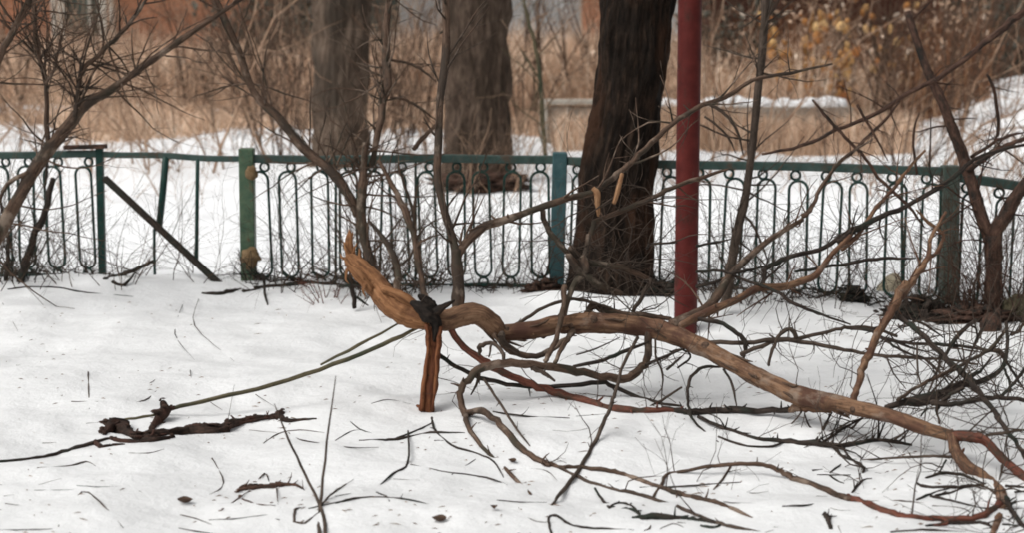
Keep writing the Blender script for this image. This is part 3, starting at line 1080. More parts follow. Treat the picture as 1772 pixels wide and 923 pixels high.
    # rusty growths on the green post and the cap on the thin post
    m = MB(); m.lump(P(433, 446, 10.04), 0.062, 0.03, 0.055, 4, 0.5); m.build('rusty_growth', MT['lichen'], rb, root)
    m = MB(); m.lump(P(434, 298, 10.03), 0.035, 0.02, 0.04, 9, 0.5); m.build('rusty_growth', MT['lichen'], rb, root)
    m = MB(); m.beam(P(112, 255, 10.3), P(184, 253, 10.28), 0.05, 0.026); m.build('cap_strip', MT['litter'], rb, root, False)


fence()


# ------------------------------------------------------------------ the fallen limb
def fallen_limb():
    base = G(736, 719)
    r = empty('fallen_limb', base, 'big fallen limb with peeling brown bark sprawled across the snow, propped on a short stub', 'fallen branch')

    paths = []

    def part(name, mat, strokes, label=None, stuff=False, split=False, **kw):
        if split:
            for s in strokes: part(name, mat, [s], label, **kw)
            return
        m = MB()
        for s in strokes:
            a = dict(kw)
            if len(s) > 4: a.update(s[4])
            a['spurs'] = a.get('spurs', 1) * 1.6
            paths.append(stroke(m, s[0], s[1], s[2], s[3], **a))
        o = m.build(name, MT[mat], base, r, stuff=stuff)
        if label: o['label'] = label
        return o

    # main limb
    part('main_limb', 'limb', [
        ('P', [(742, 556), (772, 556), (800, 546), (828, 545), (852, 563), (872, 576), (920, 571), (970, 562), (1020, 559), (1070, 562), (1120, 568), (1160, 578), (1215, 602), (1287, 640), (1350, 672), (1392, 688), (1465, 703), (1540, 721), (1608, 744), (1655, 758)],
         [32, 36, 37, 38, 35, 29, 31, 33, 35, 34, 33, 33, 31, 30, 31, 34, 28, 25, 23, 21],
         [6.82, 6.84, 6.86, 6.88, 6.9, 6.92, 6.95, 7, 7, 7, 7, 6.95, 6.85, 6.7, 6.55, 6.45, 6.3, 6.15, 6.05, 6.0], dict(sub=8, bump=0.2, wob=0.02, spurs=4)),
    ])
    m = MB()
    mp, mr = paths[0]
    for q in range(26):
        i = rnd.randint(8, len(mp) - 4)
        t = (mp[i + 1] - mp[i - 1]).normalized()
        side = t.cross(Vector((rnd.gauss(0, 1), -abs(rnd.gauss(0, 1)), rnd.gauss(0.2, 1)))).normalized()
        if side.y > 0.3: side = -side
        a = mp[i] + side * mr[i] * 0.98
        if q % 3 == 0:                                   # knot scars
            m.tube([a - side * mr[i] * 0.3, a, a + side * mr[i] * rnd.uniform(0.05, 0.25)], [mr[i] * 0.55, mr[i] * 0.42, mr[i] * 0.16], 9, 0.15)
        else:                                            # strips of bark lifting off
            L = rnd.uniform(0.05, 0.16); up = t.cross(side)
            pts = [a, a + t * L * 0.4 + side * 0.003, a + t * L * 0.8 + side * 0.008 + up * rnd.uniform(-0.01, 0.01), a + t * L + side * rnd.uniform(0.008, 0.02) + up * rnd.uniform(-0.015, 0.015)]
            m.tube(pts, [0.0035, 0.006, 0.005, 0.0015], 5, 0.2)
    m.build('bark_scars', MT['brown'], base, r, stuff=True)
    part('fork', 'limb', [('R', [(1040, 555), (1050, 610), (1090, 672), (1165, 722), (1218, 772), (1226, 830), (1214, 872), (1190, 935)], [19, 20, 22, 24, 21, 19, 15, 12], [6.0, 5.95, 5.85, 5.75, 5.65, 5.55, 5.45, 5.3], dict(sub=5, bump=0.16, spurs=5, lift=-0.5))])
    part('fork', 'red', [('R', [(1045, 556), (1110, 562), (1162, 574), (1225, 640), (1310, 712), (1420, 800)], [19, 18, 17, 16, 16, 12], [6.0, 5.6], dict(sub=5, bump=0.14, spurs=5))])
    # broken end and stub
    part('broken_end', 'rawwood', [('P', [(601, 444), (614, 456), (635, 476), (655, 500), (680, 528), (711, 547), (745, 556)], [17, 28, 34, 41, 45, 42, 34], [6.95, 6.94, 6.92, 6.9, 6.86, 6.84, 6.82], dict(sub=6, bump=0.18)),
                                   ('P', [(606, 403), (604, 420), (607, 440), (618, 462), (636, 482)], [8, 15, 17, 19, 14], 6.97, dict(bump=0.3)),
                                   ('P', [(597, 448), (606, 462), (622, 478), (642, 502)], [3, 12, 16, 14], 6.86, dict(bump=0.4)), ('P', [(622, 430), (624, 450), (634, 470), (650, 488)], [2, 8, 14, 14], 6.93, dict(bump=0.3)),
                                   ('P', [(604, 440), (598, 428), (595, 418)], [9, 6, 1], 6.95), ('P', [(612, 446), (613, 432), (618, 420)], [8, 5, 1], 6.96), ('P', [(600, 450), (592, 446), (588, 438)], [8, 5, 1], 6.93),
                                   ('P', [(608, 462), (600, 470), (599, 484), (604, 492)], [8, 6, 4, 1], 6.86), ('P', [(632, 492), (628, 504), (633, 516)], [8, 5, 1], 6.84), ('P', [(606, 404), (603, 396)], [6, 1], 6.97), ('P', [(609, 408), (611, 400)], [5, 1], 6.97),
                                   ('P', [(660, 500), (690, 512), (716, 528), (722, 545)], [10, 18, 18, 12], 6.83, dict(bump=0.4))], 'torn orange end of the limb curling up')
    part('stub', 'stub', [('P', [(752, 545), (751, 572), (750, 605), (748, 640), (742, 682), (736, 722)], [32, 30, 25, 25, 27, 29], [6.83, 6.82, 6.81, 6.8, 6.8, 6.8], dict(sub=5, bump=0.14, lift=-0.8)),
                          ('P', [(739, 562), (741, 600), (736, 650), (729, 712)], [8, 7, 8, 9], 6.77, dict(bump=0.3)),
                          ('P', [(762, 566), (757, 610), (754, 660), (747, 712)], [8, 8, 7, 8], 6.77, dict(bump=0.3))], 'reddish split stub holding the limb up')
    part('rotten_knot', 'knot', [('P', [(710, 524), (722, 531), (740, 543), (754, 558), (752, 592)], [6, 18, 28, 22, 4], 6.78, dict(bump=0.55, sub=7)),
                                  ('P', [(787, 520), (774, 528), (758, 539), (744, 550)], [2, 10, 18, 18], 6.78, dict(bump=0.5, sub=7)),
                                  ('P', [(724, 511), (733, 518), (744, 530), (752, 545)], [6, 14, 21, 20], 6.81, dict(bump=0.6, sub=7))], 'black rotten knot at the crotch')
    # branches that rise from it
    part('branch', 'brown', [('P', [(800, 548), (793, 532), (793, 501), (791, 467), (789, 432)], [34, 22, 22, 21, 17], [6.86, 6.9], dict(sub=5)),
                             ('P', [(789, 436), (780, 402), (766, 354), (757, 307), (759, 240), (762, 168), (771, 101), (772, 34), (770, -60)], [16, 14, 14, 13, 14, 14, 15, 14, 12], [6.9, 7.3], dict(spurs=3, twigs=16, tl=(0.1, 0.4)))])
    part('branch', 'brown', [('P', [(792, 442), (800, 428), (818, 408), (838, 392), (861, 385), (880, 379), (930, 361), (981, 344), (1021, 335), (1034, 330)], [16, 16, 17, 16, 15, 14, 12, 12, 11, 12], [6.9, 7.2], dict(spurs=4, twigs=8))])
    part('broken_tip', 'splinter', [('P', [(1026, 326), (1033, 334), (1034, 352), (1036, 374)], [8, 12, 10, 6], 7.18, dict(jit=0)), ('P', [(1077, 300), (1072, 318), (1068, 334), (1062, 352)], [6, 9, 10, 7], 7.18, dict(jit=0))], 'pale splintered tips')
    part('branch', 'brown', [('P', [(1028, 384), (1068, 368), (1128, 341), (1172, 321), (1216, 307), (1260, 293)], [9, 9, 9, 8, 7, 4], [7.2, 7.5], dict(spurs=3, twigs=5)),
                             ('P', [(1011, 455), (1018, 420), (1028, 384)], [10, 9, 9], [7.1, 7.2])])
    part('branch', 'brown', [('P', [(1034, 330), (1068, 302), (1095, 279), (1139, 235), (1175, 205), (1216, 181), (1266, 162), (1302, 139), (1367, 126), (1440, 110)], [11, 11, 10, 9, 9, 9, 8, 7, 6, 3], [7.2, 8.0], dict(spurs=3, twigs=9, tl=(0.15, 0.5)))])
    part('branch', 'brown', [('G', [(170, 360), (200, 460), (260, 540), (340, 640), (400, 710)], [9, 10, 10, 9, 10], [7.1, 7.1], dict(spurs=4)),
                             ('k', [(440, 220), (560, 330), (700, 360), (850, 390), (1080, 480)], [9, 13, 12, 12, 9], [7.1, 7.2], dict(spurs=4, twigs=4)),
                             ('k', [(430, 280), (500, 400), (600, 480), (740, 560), (860, 600)], [10, 14, 13, 11, 10], [7.05, 7.1], dict(spurs=4)),
                             ('k', [(540, 300), (570, 380), (540, 460), (490, 500), (430, 640), (395, 790)], [14, 16, 14, 11, 10, 9], [7.1, 7.0]),
                             ('k', [(590, 120), (580, 220), (560, 330)], [6, 9, 14], [7.15, 7.1])], 'broken branch knot in front of the dark trunk')
    part('branch', 'grey', [('k', [(0, 850), (100, 790), (230, 710), (430, 640), (600, 660), (750, 710), (820, 740)], [7, 6, 6, 6, 6, 6, 5], [7.0, 7.1], dict(spurs=4)),
                            ('k', [(1090, 480), (1040, 580), (950, 740)], [10, 8, 7], [7.15, 7.1], dict(spurs=4))], split=True)
    part('branch', 'brown', [('k', [(565, 775), (620, 695), (720, 730), (900, 755), (1060, 770), (1250, 795)], [10, 13, 11, 10, 9, 7], [7.1, 7.1], dict(spurs=3)),])
    # upper right sweep
    part('branch', 'brown', [('j', [(-40, 840), (100, 780), (250, 700), (340, 580), (400, 480), (500, 370), (700, 190), (850, 90), (1000, 0)], [20, 18, 17, 17, 15, 12, 10, 9, 8], [6.95, 7.6], dict(spurs=4, twigs=7)),
                             ('H', [(200, 400), (240, 370), (270, 300), (300, 240), (400, 110), (560, 0)], [8, 8, 7, 7, 6, 5], [7.6, 8.0], dict(spurs=3, twigs=6))])
    part('branch', 'limb', [('j', [(0, 860), (250, 740), (480, 640), (650, 550), (850, 540), (1000, 490), (1100, 450), (1180, 350), (1250, 260), (1384, 130)], [16, 15, 13, 14, 13, 13, 13, 10, 9, 8], [6.95, 7.5], dict(spurs=4, twigs=8)),
                            ('H', [(400, 570), (500, 480), (560, 380), (650, 280), (740, 160), (830, 60)], [9, 8, 8, 7, 6, 4], [7.5, 7.9], dict(spurs=3, twigs=8))])
    part('branch', 'dark', [('j', [(640, 560), (690, 500), (700, 420), (730, 380), (800, 340), (950, 280), (1180, 220), (1384, 80)], [9, 8, 8, 8, 9, 8, 8, 7], [7.2, 7.6], dict(spurs=4, twigs=6)),
                            ('j', [(440, 430), (560, 410), (700, 375)], [7, 6, 5], [7.2, 7.3]),
                            ('H', [(380, 530), (450, 490), (560, 425), (740, 345), (900, 250), (1000, 180), (1080, 110), (1210, 60), (1340, 30), (1500, -30)], [8, 12, 10, 8, 8, 8, 7, 6, 5, 4], [7.5, 8.2], dict(spurs=3, twigs=8))])
    part('branch', 'dark', [('i', [(-440, 420), (-200, 380), (0, 350), (170, 320), (330, 312), (520, 310)], [5, 6, 6, 6, 6, 5], [7.4, 7.5], dict(spurs=3)),
                            ('j', [(150, 210), (300, 185), (430, 155)], [5, 5, 4], 7.4), ('k', [(1060, 230), (1110, 195), (1300, 185)], [6, 5, 5], 7.4),
                            ('j', [(150, 540), (330, 490), (420, 450)], [7, 6, 5], 7.3), ('j', [(300, 500), (310, 560), (350, 600)], 4, 7.3),
                            ('j', [(150, 420), (330, 410), (410, 430), (520, 480), (640, 520), (820, 590), (900, 660), (1040, 720), (1384, 840)], [5, 5, 5, 5, 5, 6, 7, 6, 5], [7.3, 7.0], dict(spurs=4))], split=True)
    # lower loops under the limb
    part('branch', 'red', [('M', [(430, 140), (490, 225), (560, 272), (640, 320), (740, 362), (850, 397), (960, 430), (1060, 455), (1180, 462), (1309, 462)], [13, 11, 14, 13, 13, 14, 12, 13, 11, 8], [6.83, 6.9], dict(spurs=6)),
                           ], 'reddish lower branch')
    part('branch', 'dark', [('R', [(-60, 452), (0, 462), (60, 468), (130, 466), (200, 462), (330, 462), (430, 458), (452, 450)], [8, 11, 13, 11, 13, 11, 10, 12], [6.9, 6.52], dict(spurs=30, bump=0.4))], 'dark lichen covered branch joining the main limb')
    part('branch', 'limb', [('R', [(425, 460), (460, 448), (500, 452), (580, 460)], [9, 15, 14, 10], [6.5, 6.38])])
    part('branch', 'dark', [('M', [(385, 245), (460, 295), (530, 332), (600, 350), (700, 370), (850, 370), (1000, 355), (1060, 375), (1150, 410), (1240, 437), (1309, 445)], [8, 8, 8, 8, 8, 8, 8, 8, 7, 8, 8], [6.85, 6.95], dict(spurs=5))])
    part('branch', 'brown', [('M', [(1182, 150), (1180, 250), (1150, 308), (1090, 337), (1000, 330), (880, 307), (750, 290), (640, 285), (560, 302), (500, 347), (468, 400), (480, 450), (495, 480)], [15, 14, 14, 15, 14, 14, 14, 14, 15, 13, 12, 12, 13], [6.98, 6.95, 6.85, 6.75, 6.65, 6.6], dict(spurs=3)),
                             ('M', [(490, 470), (510, 540), (570, 612), (650, 690), (738, 778)], [10, 8, 7, 7, 5], [6.6, 5.7], dict(spurs=4)),
                             ('M', [(490, 470), (545, 460), (610, 500), (670, 570), (740, 630), (810, 670)], [12, 12, 12, 12, 11, 9], [6.6, 6.1], dict(spurs=4))])
    part('branch', 'brown', [('e', [(290, 365), (400, 395), (560, 400), (700, 415), (850, 440), (1000, 485), (1200, 555), (1384, 620)], [9, 7, 7, 8, 9, 8, 8, 8], [6.1, 5.75], dict(spurs=8)),
                             ('d', [(0, 600), (100, 635), (250, 665), (340, 690), (480, 750), (600, 802)], [8, 8, 10, 9, 8, 2], 'g', dict(spurs=6))])
    part('branch', 'grey', [('e', [(400, 400), (520, 460), (700, 535), (850, 580), (1000, 605), (1150, 650), (1384, 730)], [6, 6, 6, 6, 7, 7, 7], [6.05, 5.6], dict(spurs=7)),
                            ('d', [(0, 710), (150, 780), (300, 840), (480, 885), (670, 912)], [7, 7, 8, 8, 2], 'g', dict(spurs=5))])
    part('branch', 'brown', [('M', [(600, 170), (650, 228), (720, 256), (800, 240), (860, 200), (905, 160)], [8, 10, 10, 10, 10, 9], [6.85, 6.95], dict(spurs=3)),
                             ('f', [(450, -160), (440, 0), (400, 200), (350, 330), (290, 445)], [10, 11, 9, 9, 9], [7.0, 6.8]),
                             ('f', [(520, 200), (450, 300), (370, 455)], [10, 9, 7], [6.95, 6.75])], split=True)
    part('branch', 'grey', [('M', [(545, 250), (550, 218), (595, 208), (630, 240), (640, 285)], [6, 9, 7, 7, 6], [6.8, 6.7]),
                            ('M', [(625, 170), (640, 210), (690, 240)], [12, 10, 8], [6.8, 6.85]), ('M', [(590, 210), (580, 260)], 5, 6.75),
                            ('M', [(545, 290), (540, 350), (512, 402)], [8, 6, 5], 6.65), ('M', [(740, 300), (790, 320), (830, 350)], [9, 8, 4], 6.75, dict(spurs=10))], split=True)
    part('branch', 'dark', [('M', [(900, 295), (1010, 270), (1100, 235), (1185, 200)], [6, 7, 7, 7], [6.7, 6.95], dict(spurs=3)),
                            ('M', [(1170, 290), (1250, 255), (1330, 222)], [6, 6, 5], [6.85, 6.9], dict(spurs=4)), ('f', [(1260, 510), (1330, 450), (1400, 390)], [5, 5, 4], 6.8)], split=True)
    part('branch', 'grey', [('M', [(1142, 185), (1090, 280), (1060, 380), (1045, 430), (1020, 490), (980, 580), (930, 670), (870, 750), (818, 818)], [6, 6, 6, 7, 7, 7, 7, 8, 8], [6.9, 5.65], dict(spurs=5))], 'straight twig leaning from the limb to the snow')
    part('branch', 'grey', [('M', [(560, 340), (620, 430), (670, 510), (735, 595)], [5, 5, 5, 4], [6.65, 6.2], dict(spurs=6)),
                            ('f', [(1170, 260), (1180, 420), (1230, 540), (1220, 750)], [4, 4, 4, 3], 6.85, dict(twigs=3)),
                            ('f', [(1384, 650), (1220, 755), (1130, 800)], [4, 5, 4], 6.8), ('f', [(540, 390), (700, 340), (890, 250)], [3, 3, 3], 7.0)], split=True)
    part('branch', 'dark', [('R', [(55, 490), (42, 440), (40, 380), (60, 322), (110, 296), (165, 297)], [5, 5, 6, 6, 6, 6], [6.6, 6.8], dict(spurs=4)),
                            ('R', [(175, 305), (210, 370), (225, 455)], [5, 5, 4], [6.7, 6.5]), ('R', [(40, 470), (90, 530), (155, 580)], [5, 4, 4], [6.6, 6.5]),
                            ('R', [(0, 300), (50, 260), (20, 230), (-30, 240)], [4, 4, 4, 4], 6.9, dict(twigs=4))], split=True)
    part('branch', 'dark', [('R', [(80, 485), (180, 530), (300, 565), (400, 577), (520, 588), (650, 592), (760, 572), (885, 592)], [6, 7, 7, 9, 11, 9, 8, 5], [6.65, 6.3], dict(spurs=14, twigs=6)),
                            ('R', [(155, 560), (240, 590), (340, 600), (410, 578)], [4, 5, 5, 5], 6.4),
                            ('R', [(520, 585), (550, 530), (585, 468)], [6, 6, 6], [6.35, 6.4], dict(twigs=4)), ('R', [(540, 590), (620, 535), (705, 485)], [5, 5, 4], [6.35, 6.35], dict(twigs=4)),
                            ('R', [(560, 585), (500, 520), (480, 470)], 4, 6.4), ('R', [(590, 590), (620, 632), (680, 660), (705, 690), (660, 772)], [6, 6, 6, 5, 4], [6.3, 5.95], dict(twigs=3)),
                            ('R', [(620, 590), (650, 640), (690, 672)], 4, 6.25), ('R', [(660, 772), (700, 725), (735, 718)], 4, 'g'), ('R', [(760, 570), (830, 580), (875, 535)], 4, 6.2)], 'dark twiggy branch hanging under the limb', tr=0.5)
    part('branch', 'grey', [('c', [(840, 320), (700, 308), (540, 315), (300, 325), (80, 342)], [6, 5, 5, 4, 3], [5.95, 6.0], dict(spurs=5))])
    # long arched branch in front
    part('branch', 'brown', [('e', [(1155, 645), (1220, 540), (1265, 455), (1384, 438)], [5, 6, 6, 6], 'g'),
                             ('d', [(0, 440), (200, 402), (400, 380), (600, 370), (750, 392), (850, 450), (950, 500), (1150, 560), (1300, 632), (1384, 660)], [6, 6, 7, 7, 8, 9, 11, 12, 11, 12], [5.85, 5.75, 5.65], dict(spurs=8)),
                             ('d', [(425, 395), (360, 500), (290, 578)], [5, 5, 6], 'g')])
    part('branch', 'red', [('c', [(-20, 640), (150, 700), (300, 760), (450, 790), (600, 808), (800, 815), (1000, 798), (1100, 760), (1190, 690)], [12, 11, 11, 10, 9, 11, 11, 12, 14], [5.62, 5.5], dict(spurs=8)),
                           ('c', [(720, 820), (760, 850), (600, 868)], [8, 8, 3], 5.4), ], 'reddish front branch')
    part('branch', 'dark', [('c', [(600, 868), (780, 850), (1000, 842), (1080, 852), (1140, 890)], [4, 7, 7, 7, 6], 'g'),
                            ('c', [(1240, 640), (1290, 750), (1340, 830), (1420, 900)], [9, 10, 9, 8], 5.45, dict(spurs=6)), ('c', [(1230, 740), (1384, 732)], [6, 5], 5.5), ('c', [(1210, 855), (1384, 868)], [4, 4], 5.4)], split=True)
    # right-hand tangle
    part('branch', 'limb', [('R', [(655, 440), (672, 395), (690, 330), (720, 250), (770, 150), (810, 80), (840, 20), (866, -20)], [14, 12, 13, 14, 14, 14, 15, 15], [6.3, 7.0], dict(spurs=5)),
                            ('i', [(330, 690), (430, 580), (560, 400), (620, 280), (640, 150), (760, -60)], [15, 14, 11, 9, 7, 5], [7.0, 7.4], dict(spurs=5, twigs=8)),
                            ('i', [(600, 330), (700, 250), (740, 120), (620, 20), (520, -80)], [8, 7, 6, 6, 5], 7.4, dict(twigs=5))], 'tall pinkish brown side branch')
    part('branch', 'dark', [('a', [(360, 110), (480, 200), (600, 310), (750, 450), (870, 560), (950, 650), (1030, 740), (1100, 830), (1180, 923)], [9, 10, 10, 11, 12, 13, 10, 9, 9], [6.9, 6.0], dict(spurs=3)),
                            ('c', [(1165, -5), (1260, 120), (1330, 220), (1400, 340), (1480, 480)], [9, 8, 8, 7, 6], [6.0, 5.6])], 'straight dark stick crossing the tangle')
    part('branch', 'dark', [('a', [(280, 860), (420, 818), (520, 808), (620, 790), (750, 740), (900, 670), (1050, 650), (1180, 570), (1232, 490), (1252, 350), (1250, 280), (1240, 170)], [10, 12, 20, 22, 15, 13, 9, 8, 7, 6, 6, 6], [6.2, 6.5], dict(spurs=6, twigs=8)),
                            ('a', [(640, 825), (780, 830), (900, 820), (1060, 790), (1200, 780), (1384, 800), (1500, 820)], [12, 9, 8, 8, 8, 7, 6], [6.2, 6.1], dict(spurs=5))])
    part('branch', 'brown', [('a', [(375, 800), (520, 700), (700, 610), (850, 545), (950, 480), (1100, 400), (1180, 320), (1245, 235)], [7, 6, 7, 7, 6, 7, 7, 6], [6.2, 6.7], dict(spurs=4, twigs=5)),
                             ('a', [(1150, 400), (1200, 420), (1230, 460)], [9, 9, 7], 6.6), ('a', [(1280, 280), (1350, 240), (1384, 150), (1390, 80)], [6, 6, 5, 5], 6.7)])
    part('branch', 'dark', [('a', [(0, 230), (150, 240), (270, 310), (500, 345), (700, 350), (900, 375), (1080, 398), (1200, 420)], [5, 6, 7, 6, 6, 6, 6, 5], [7.0, 6.6], dict(spurs=6, twigs=4)),
                            ('a', [(150, 240), (240, 205)], 5, 7.0), ('a', [(270, 315), (370, 380), (500, 440), (590, 470), (720, 590), (800, 690)], [5, 5, 4, 5, 5, 4], [6.9, 6.5])])
    part('branch', 'grey', [('R', [(95, 205), (250, 203), (420, 195), (600, 225), (720, 246), (870, 261), (1000, 266), (1135, 287)], [8, 8, 9, 7, 6, 6, 5, 4], [7.0, 6.7], dict(spurs=5)),
                            ('R', [(240, 250), (350, 205), (480, 185), (600, 155), (660, 146), (760, 156), (830, 180)], [9, 7, 7, 6, 7, 6, 5], [6.9, 7.1], dict(spurs=4)),
                            ('R', [(345, 292), (358, 230), (390, 170), (430, 155), (448, 190)], [5, 6, 7, 8, 9], 6.85)])
    part('branch', 'dark', [('R', [(70, 112), (170, 135), (240, 180), (258, 222), (246, 275)], [8, 8, 8, 8, 7], [7.0, 6.9], dict(spurs=3))])
    part('branch', 'dark', [('a', [(1000, 160), (870, 260), (800, 360), (755, 450)], [6, 8, 8, 8], [6.9, 6.6], dict(spurs=4)), ('a', [(1085, 165), (1010, 310), (940, 480)], 5, [6.8, 6.6], dict(spurs=4)),
                            ('a', [(960, 200), (1005, 240), (1015, 340)], 4, 6.7), ('a', [(420, 120), (600, 200), (740, 300)], [5, 5, 4], 7.0, dict(twigs=3))], split=True)
    part('branch', 'grey', [('a', [(715, 470), (680, 600), (605, 770)], 5, [6.6, 6.3]), ('a', [(530, 350), (540, 600), (590, 740)], 4, [6.8, 6.3]), ('a', [(760, 470), (715, 650)], 3, 6.5),
                            ('a', [(290, 460), (340, 580), (440, 710)], 3, 6.7), ('a', [(860, 740), (960, 810), (1100, 890)], 3, 6.2), ('a', [(380, 190), (410, 250)], 3, 6.9)], split=True)
    part('branch', 'dark', [('a', [(940, 615), (1030, 570), (1135, 440)], [8, 6, 5], [6.4, 6.5]), ('a', [(900, 700), (820, 740), (740, 800), (690, 870), (692, 930)], [8, 7, 7, 6, 5], 6.2),
                            ('a', [(1180, 790), (1280, 690), (1384, 560), (1450, 470)], [6, 6, 6, 5], 6.3, dict(twigs=3)), ('a', [(1240, 490), (1300, 580), (1384, 720)], 5, 6.4), ('a', [(1220, 540), (1270, 650), (1275, 740)], 5, 6.4),
                            ('a', [(610, 860), (560, 930)], 5, 6.1)], split=True)
    # front right twigs
    part('branch', 'dark', [('c', [(600, 485), (720, 450), (880, 455), (960, 490), (1050, 525)], [4, 6, 6, 6, 6], [5.8, 5.75], dict(spurs=3)), ('c', [(765, 340), (700, 455)], [4, 5], 5.8),
                            ('c', [(535, 530), (600, 555), (820, 560), (960, 550), (1080, 530)], [4, 6, 6, 7, 7], [5.75, 5.7]), ('c', [(680, 625), (800, 600), (910, 562)], [5, 5, 5], 5.7),
                            ('c', [(525, 662), (640, 610), (790, 568)], 4, 5.7), ('c', [(635, 630), (760, 660), (900, 695), (1050, 732), (1170, 738)], [6, 6, 5, 5, 5], [5.65, 5.55]),
                            ('c', [(1235, 550), (1384, 560)], [6, 7], 5.7), ('c', [(1310, 600), (1384, 590)], 5, 5.7)], 'spread of dark twigs beside the fork', split=True)
    part('branch', 'grey', [('c', [(1080, 145), (1250, 122), (1400, 98)], [6, 6, 5], 5.8), ('c', [(1250, 150), (1220, 300)], 4, 5.75), ('c', [(1210, 380), (1188, 500)], [4, 6], 5.7), ('c', [(710, 50), (690, -60)], [5, 4], 6.05),
                            ('c', [(350, 175), (470, 95)], [5, 5], 6.15), ('c', [(0, 90), (100, 0)], [5, 6], 6.3), ('c', [(1040, 540), (1130, 590), (1150, 620)], [5, 5, 4], 5.65)], split=True)
    # fine twigs growing from the branches, too many to pick apart
    m = MB()
    nodes = []
    for pts, rad in paths:
        L = sum((pts[i + 1] - pts[i]).length for i in range(len(pts) - 1))
        for i in range(1, len(pts) - 1):
            if rad[i] < 0.022:
                nodes.append((pts[i], (pts[i + 1] - pts[i - 1]).normalized(), rad[i]))
    for _ in range(340):
        p, t, q = rnd.choice(nodes)
        if p.x < 0.25 and rnd.random() < 0.7: continue
        if p.z > 0.9 and rnd.random() < 0.5: continue
        twig(m, p, t * rnd.uniform(-0.3, 0.9) + Vector((rnd.gauss(0, 0.8), rnd.gauss(0, 0.5), rnd.gauss(0.1, 0.7))), rnd.uniform(0.06, 0.34), rnd.uniform(0.0013, 0.0028), 1, 0.7, 4, 0.05, 2)
    rn = [q for q in nodes if q[0].x > 1.15]
    for _ in range(190):
        p, t, q = rnd.choice(rn)
        twig(m, p, t * rnd.uniform(-0.3, 0.9) + Vector((rnd.gauss(0, 0.8), rnd.gauss(0, 0.5), rnd.gauss(0.15, 0.7))), rnd.uniform(0.1, 0.45), rnd.uniform(0.0016, 0.0034), 1, 0.8, 4, 0.05, 2)
    gn = [q for q in nodes if 0.2 < q[0].x < 0.75 and 0.25 < q[0].z < 0.9 and q[0].y > 7]
    for _ in range(60):
        p, t, q = rnd.choice(gn)
        twig(m, p, t * 0.5 + Vector((rnd.gauss(0, 0.8), rnd.gauss(0, 0.4), rnd.gauss(0.1, 0.8))), rnd.uniform(0.1, 0.5), rnd.uniform(0.002, 0.004), 1, 0.7, 4, 0.05, 2)
    m.build('fine_twigs', MT['grey'], base, r, stuff=True)


fallen_limb()


# ------------------------------------------------------------------ shrubs and saplings traced from the photo
def traced_shrub(name, label, cat, base, mat, strokes, extra=0, ext_h=1.2):
    r = empty(name, base, label, cat)
    first = True
    for s in strokes:
        m = MB()
        kw = dict(s[4]) if len(s) > 4 else {}
        stroke(m, s[0], s[1], s[2], s[3], **kw)
        m.build('trunk' if first else 'branch', MT[mat], base, r)
        first = False
    if extra:
        m = MB()
        for _ in range(extra):
            a = rnd.uniform(0, 6.28)
            twig(m, base + Vector((rnd.gauss(0, 0.12), rnd.gauss(0, 0.08), 0)), Vector((math.cos(a) * 0.7, math.sin(a) * 0.4, 1.0)), rnd.uniform(0.25, ext_h), rnd.uniform(0.002, 0.0045), 2, 0.4, 4, 0.15, 3)
        m.build('twigs', MT[mat], base, r, stuff=True)
    return r


TW = dict(spurs=5, twigs=34, tl=(0.15, 0.65), tr=0.5)
traced_shrub('shrub', 'bare shrub with a thick slanting bough at the left edge of the fence', 'shrub', G(-30, 500), 'brown', [
    ('A', [(-60, 1330), (0, 1190), (100, 1010), (180, 870), (260, 760), (350, 650), (440, 540), (560, 470), (700, 370), (880, 240), (1100, 90), (1250, -10)], [22, 22, 22, 22, 22, 21, 18, 14, 12, 11, 9, 6], [9.2, 9.5], TW),
    ('A', [(385, 600), (400, 480), (430, 360), (500, 290), (620, 170), (740, 20), (780, -60)], [9, 9, 9, 8, 8, 6, 4], [9.3, 9.6], TW),
    ('A', [(250, 770), (240, 650), (235, 430), (190, 250), (175, 0), (170, -80)], [9, 9, 8, 8, 7, 6], [9.3, 9.4], TW),
    ('A', [(235, 430), (280, 350), (310, 220), (330, 100)], [5, 5, 4, 3], [9.3, 9.5], TW),
    ('A', [(-120, 520), (0, 290), (80, 130), (140, 20), (180, -80)], [13, 13, 12, 12, 10], [8.8, 8.9], TW),
    ('E', [(150, 170), (60, 220), (20, 260), (0, 330)], [9, 8, 7, 7], 9.25)], 26, 1.3)
traced_shrub('sapling', 'snapped dark sapling leaning against the fence hoops near the left edge', 'sapling', G(37, 487), 'dark', [
    ('E', [(105, 735), (130, 650), (170, 520), (230, 370), (275, 205)], [13, 14, 13, 12, 10], [9.95, 10.1], dict(spurs=4, twigs=5)),
    ('E', [(30, 735), (40, 520), (20, 400), (-10, 280)], [8, 8, 7, 6], [9.95, 10.0], dict(spurs=4, twigs=5)),
    ('E', [(245, 100), (240, 180), (230, 260)], [6, 6, 5], 10.1)], 18, 0.6)
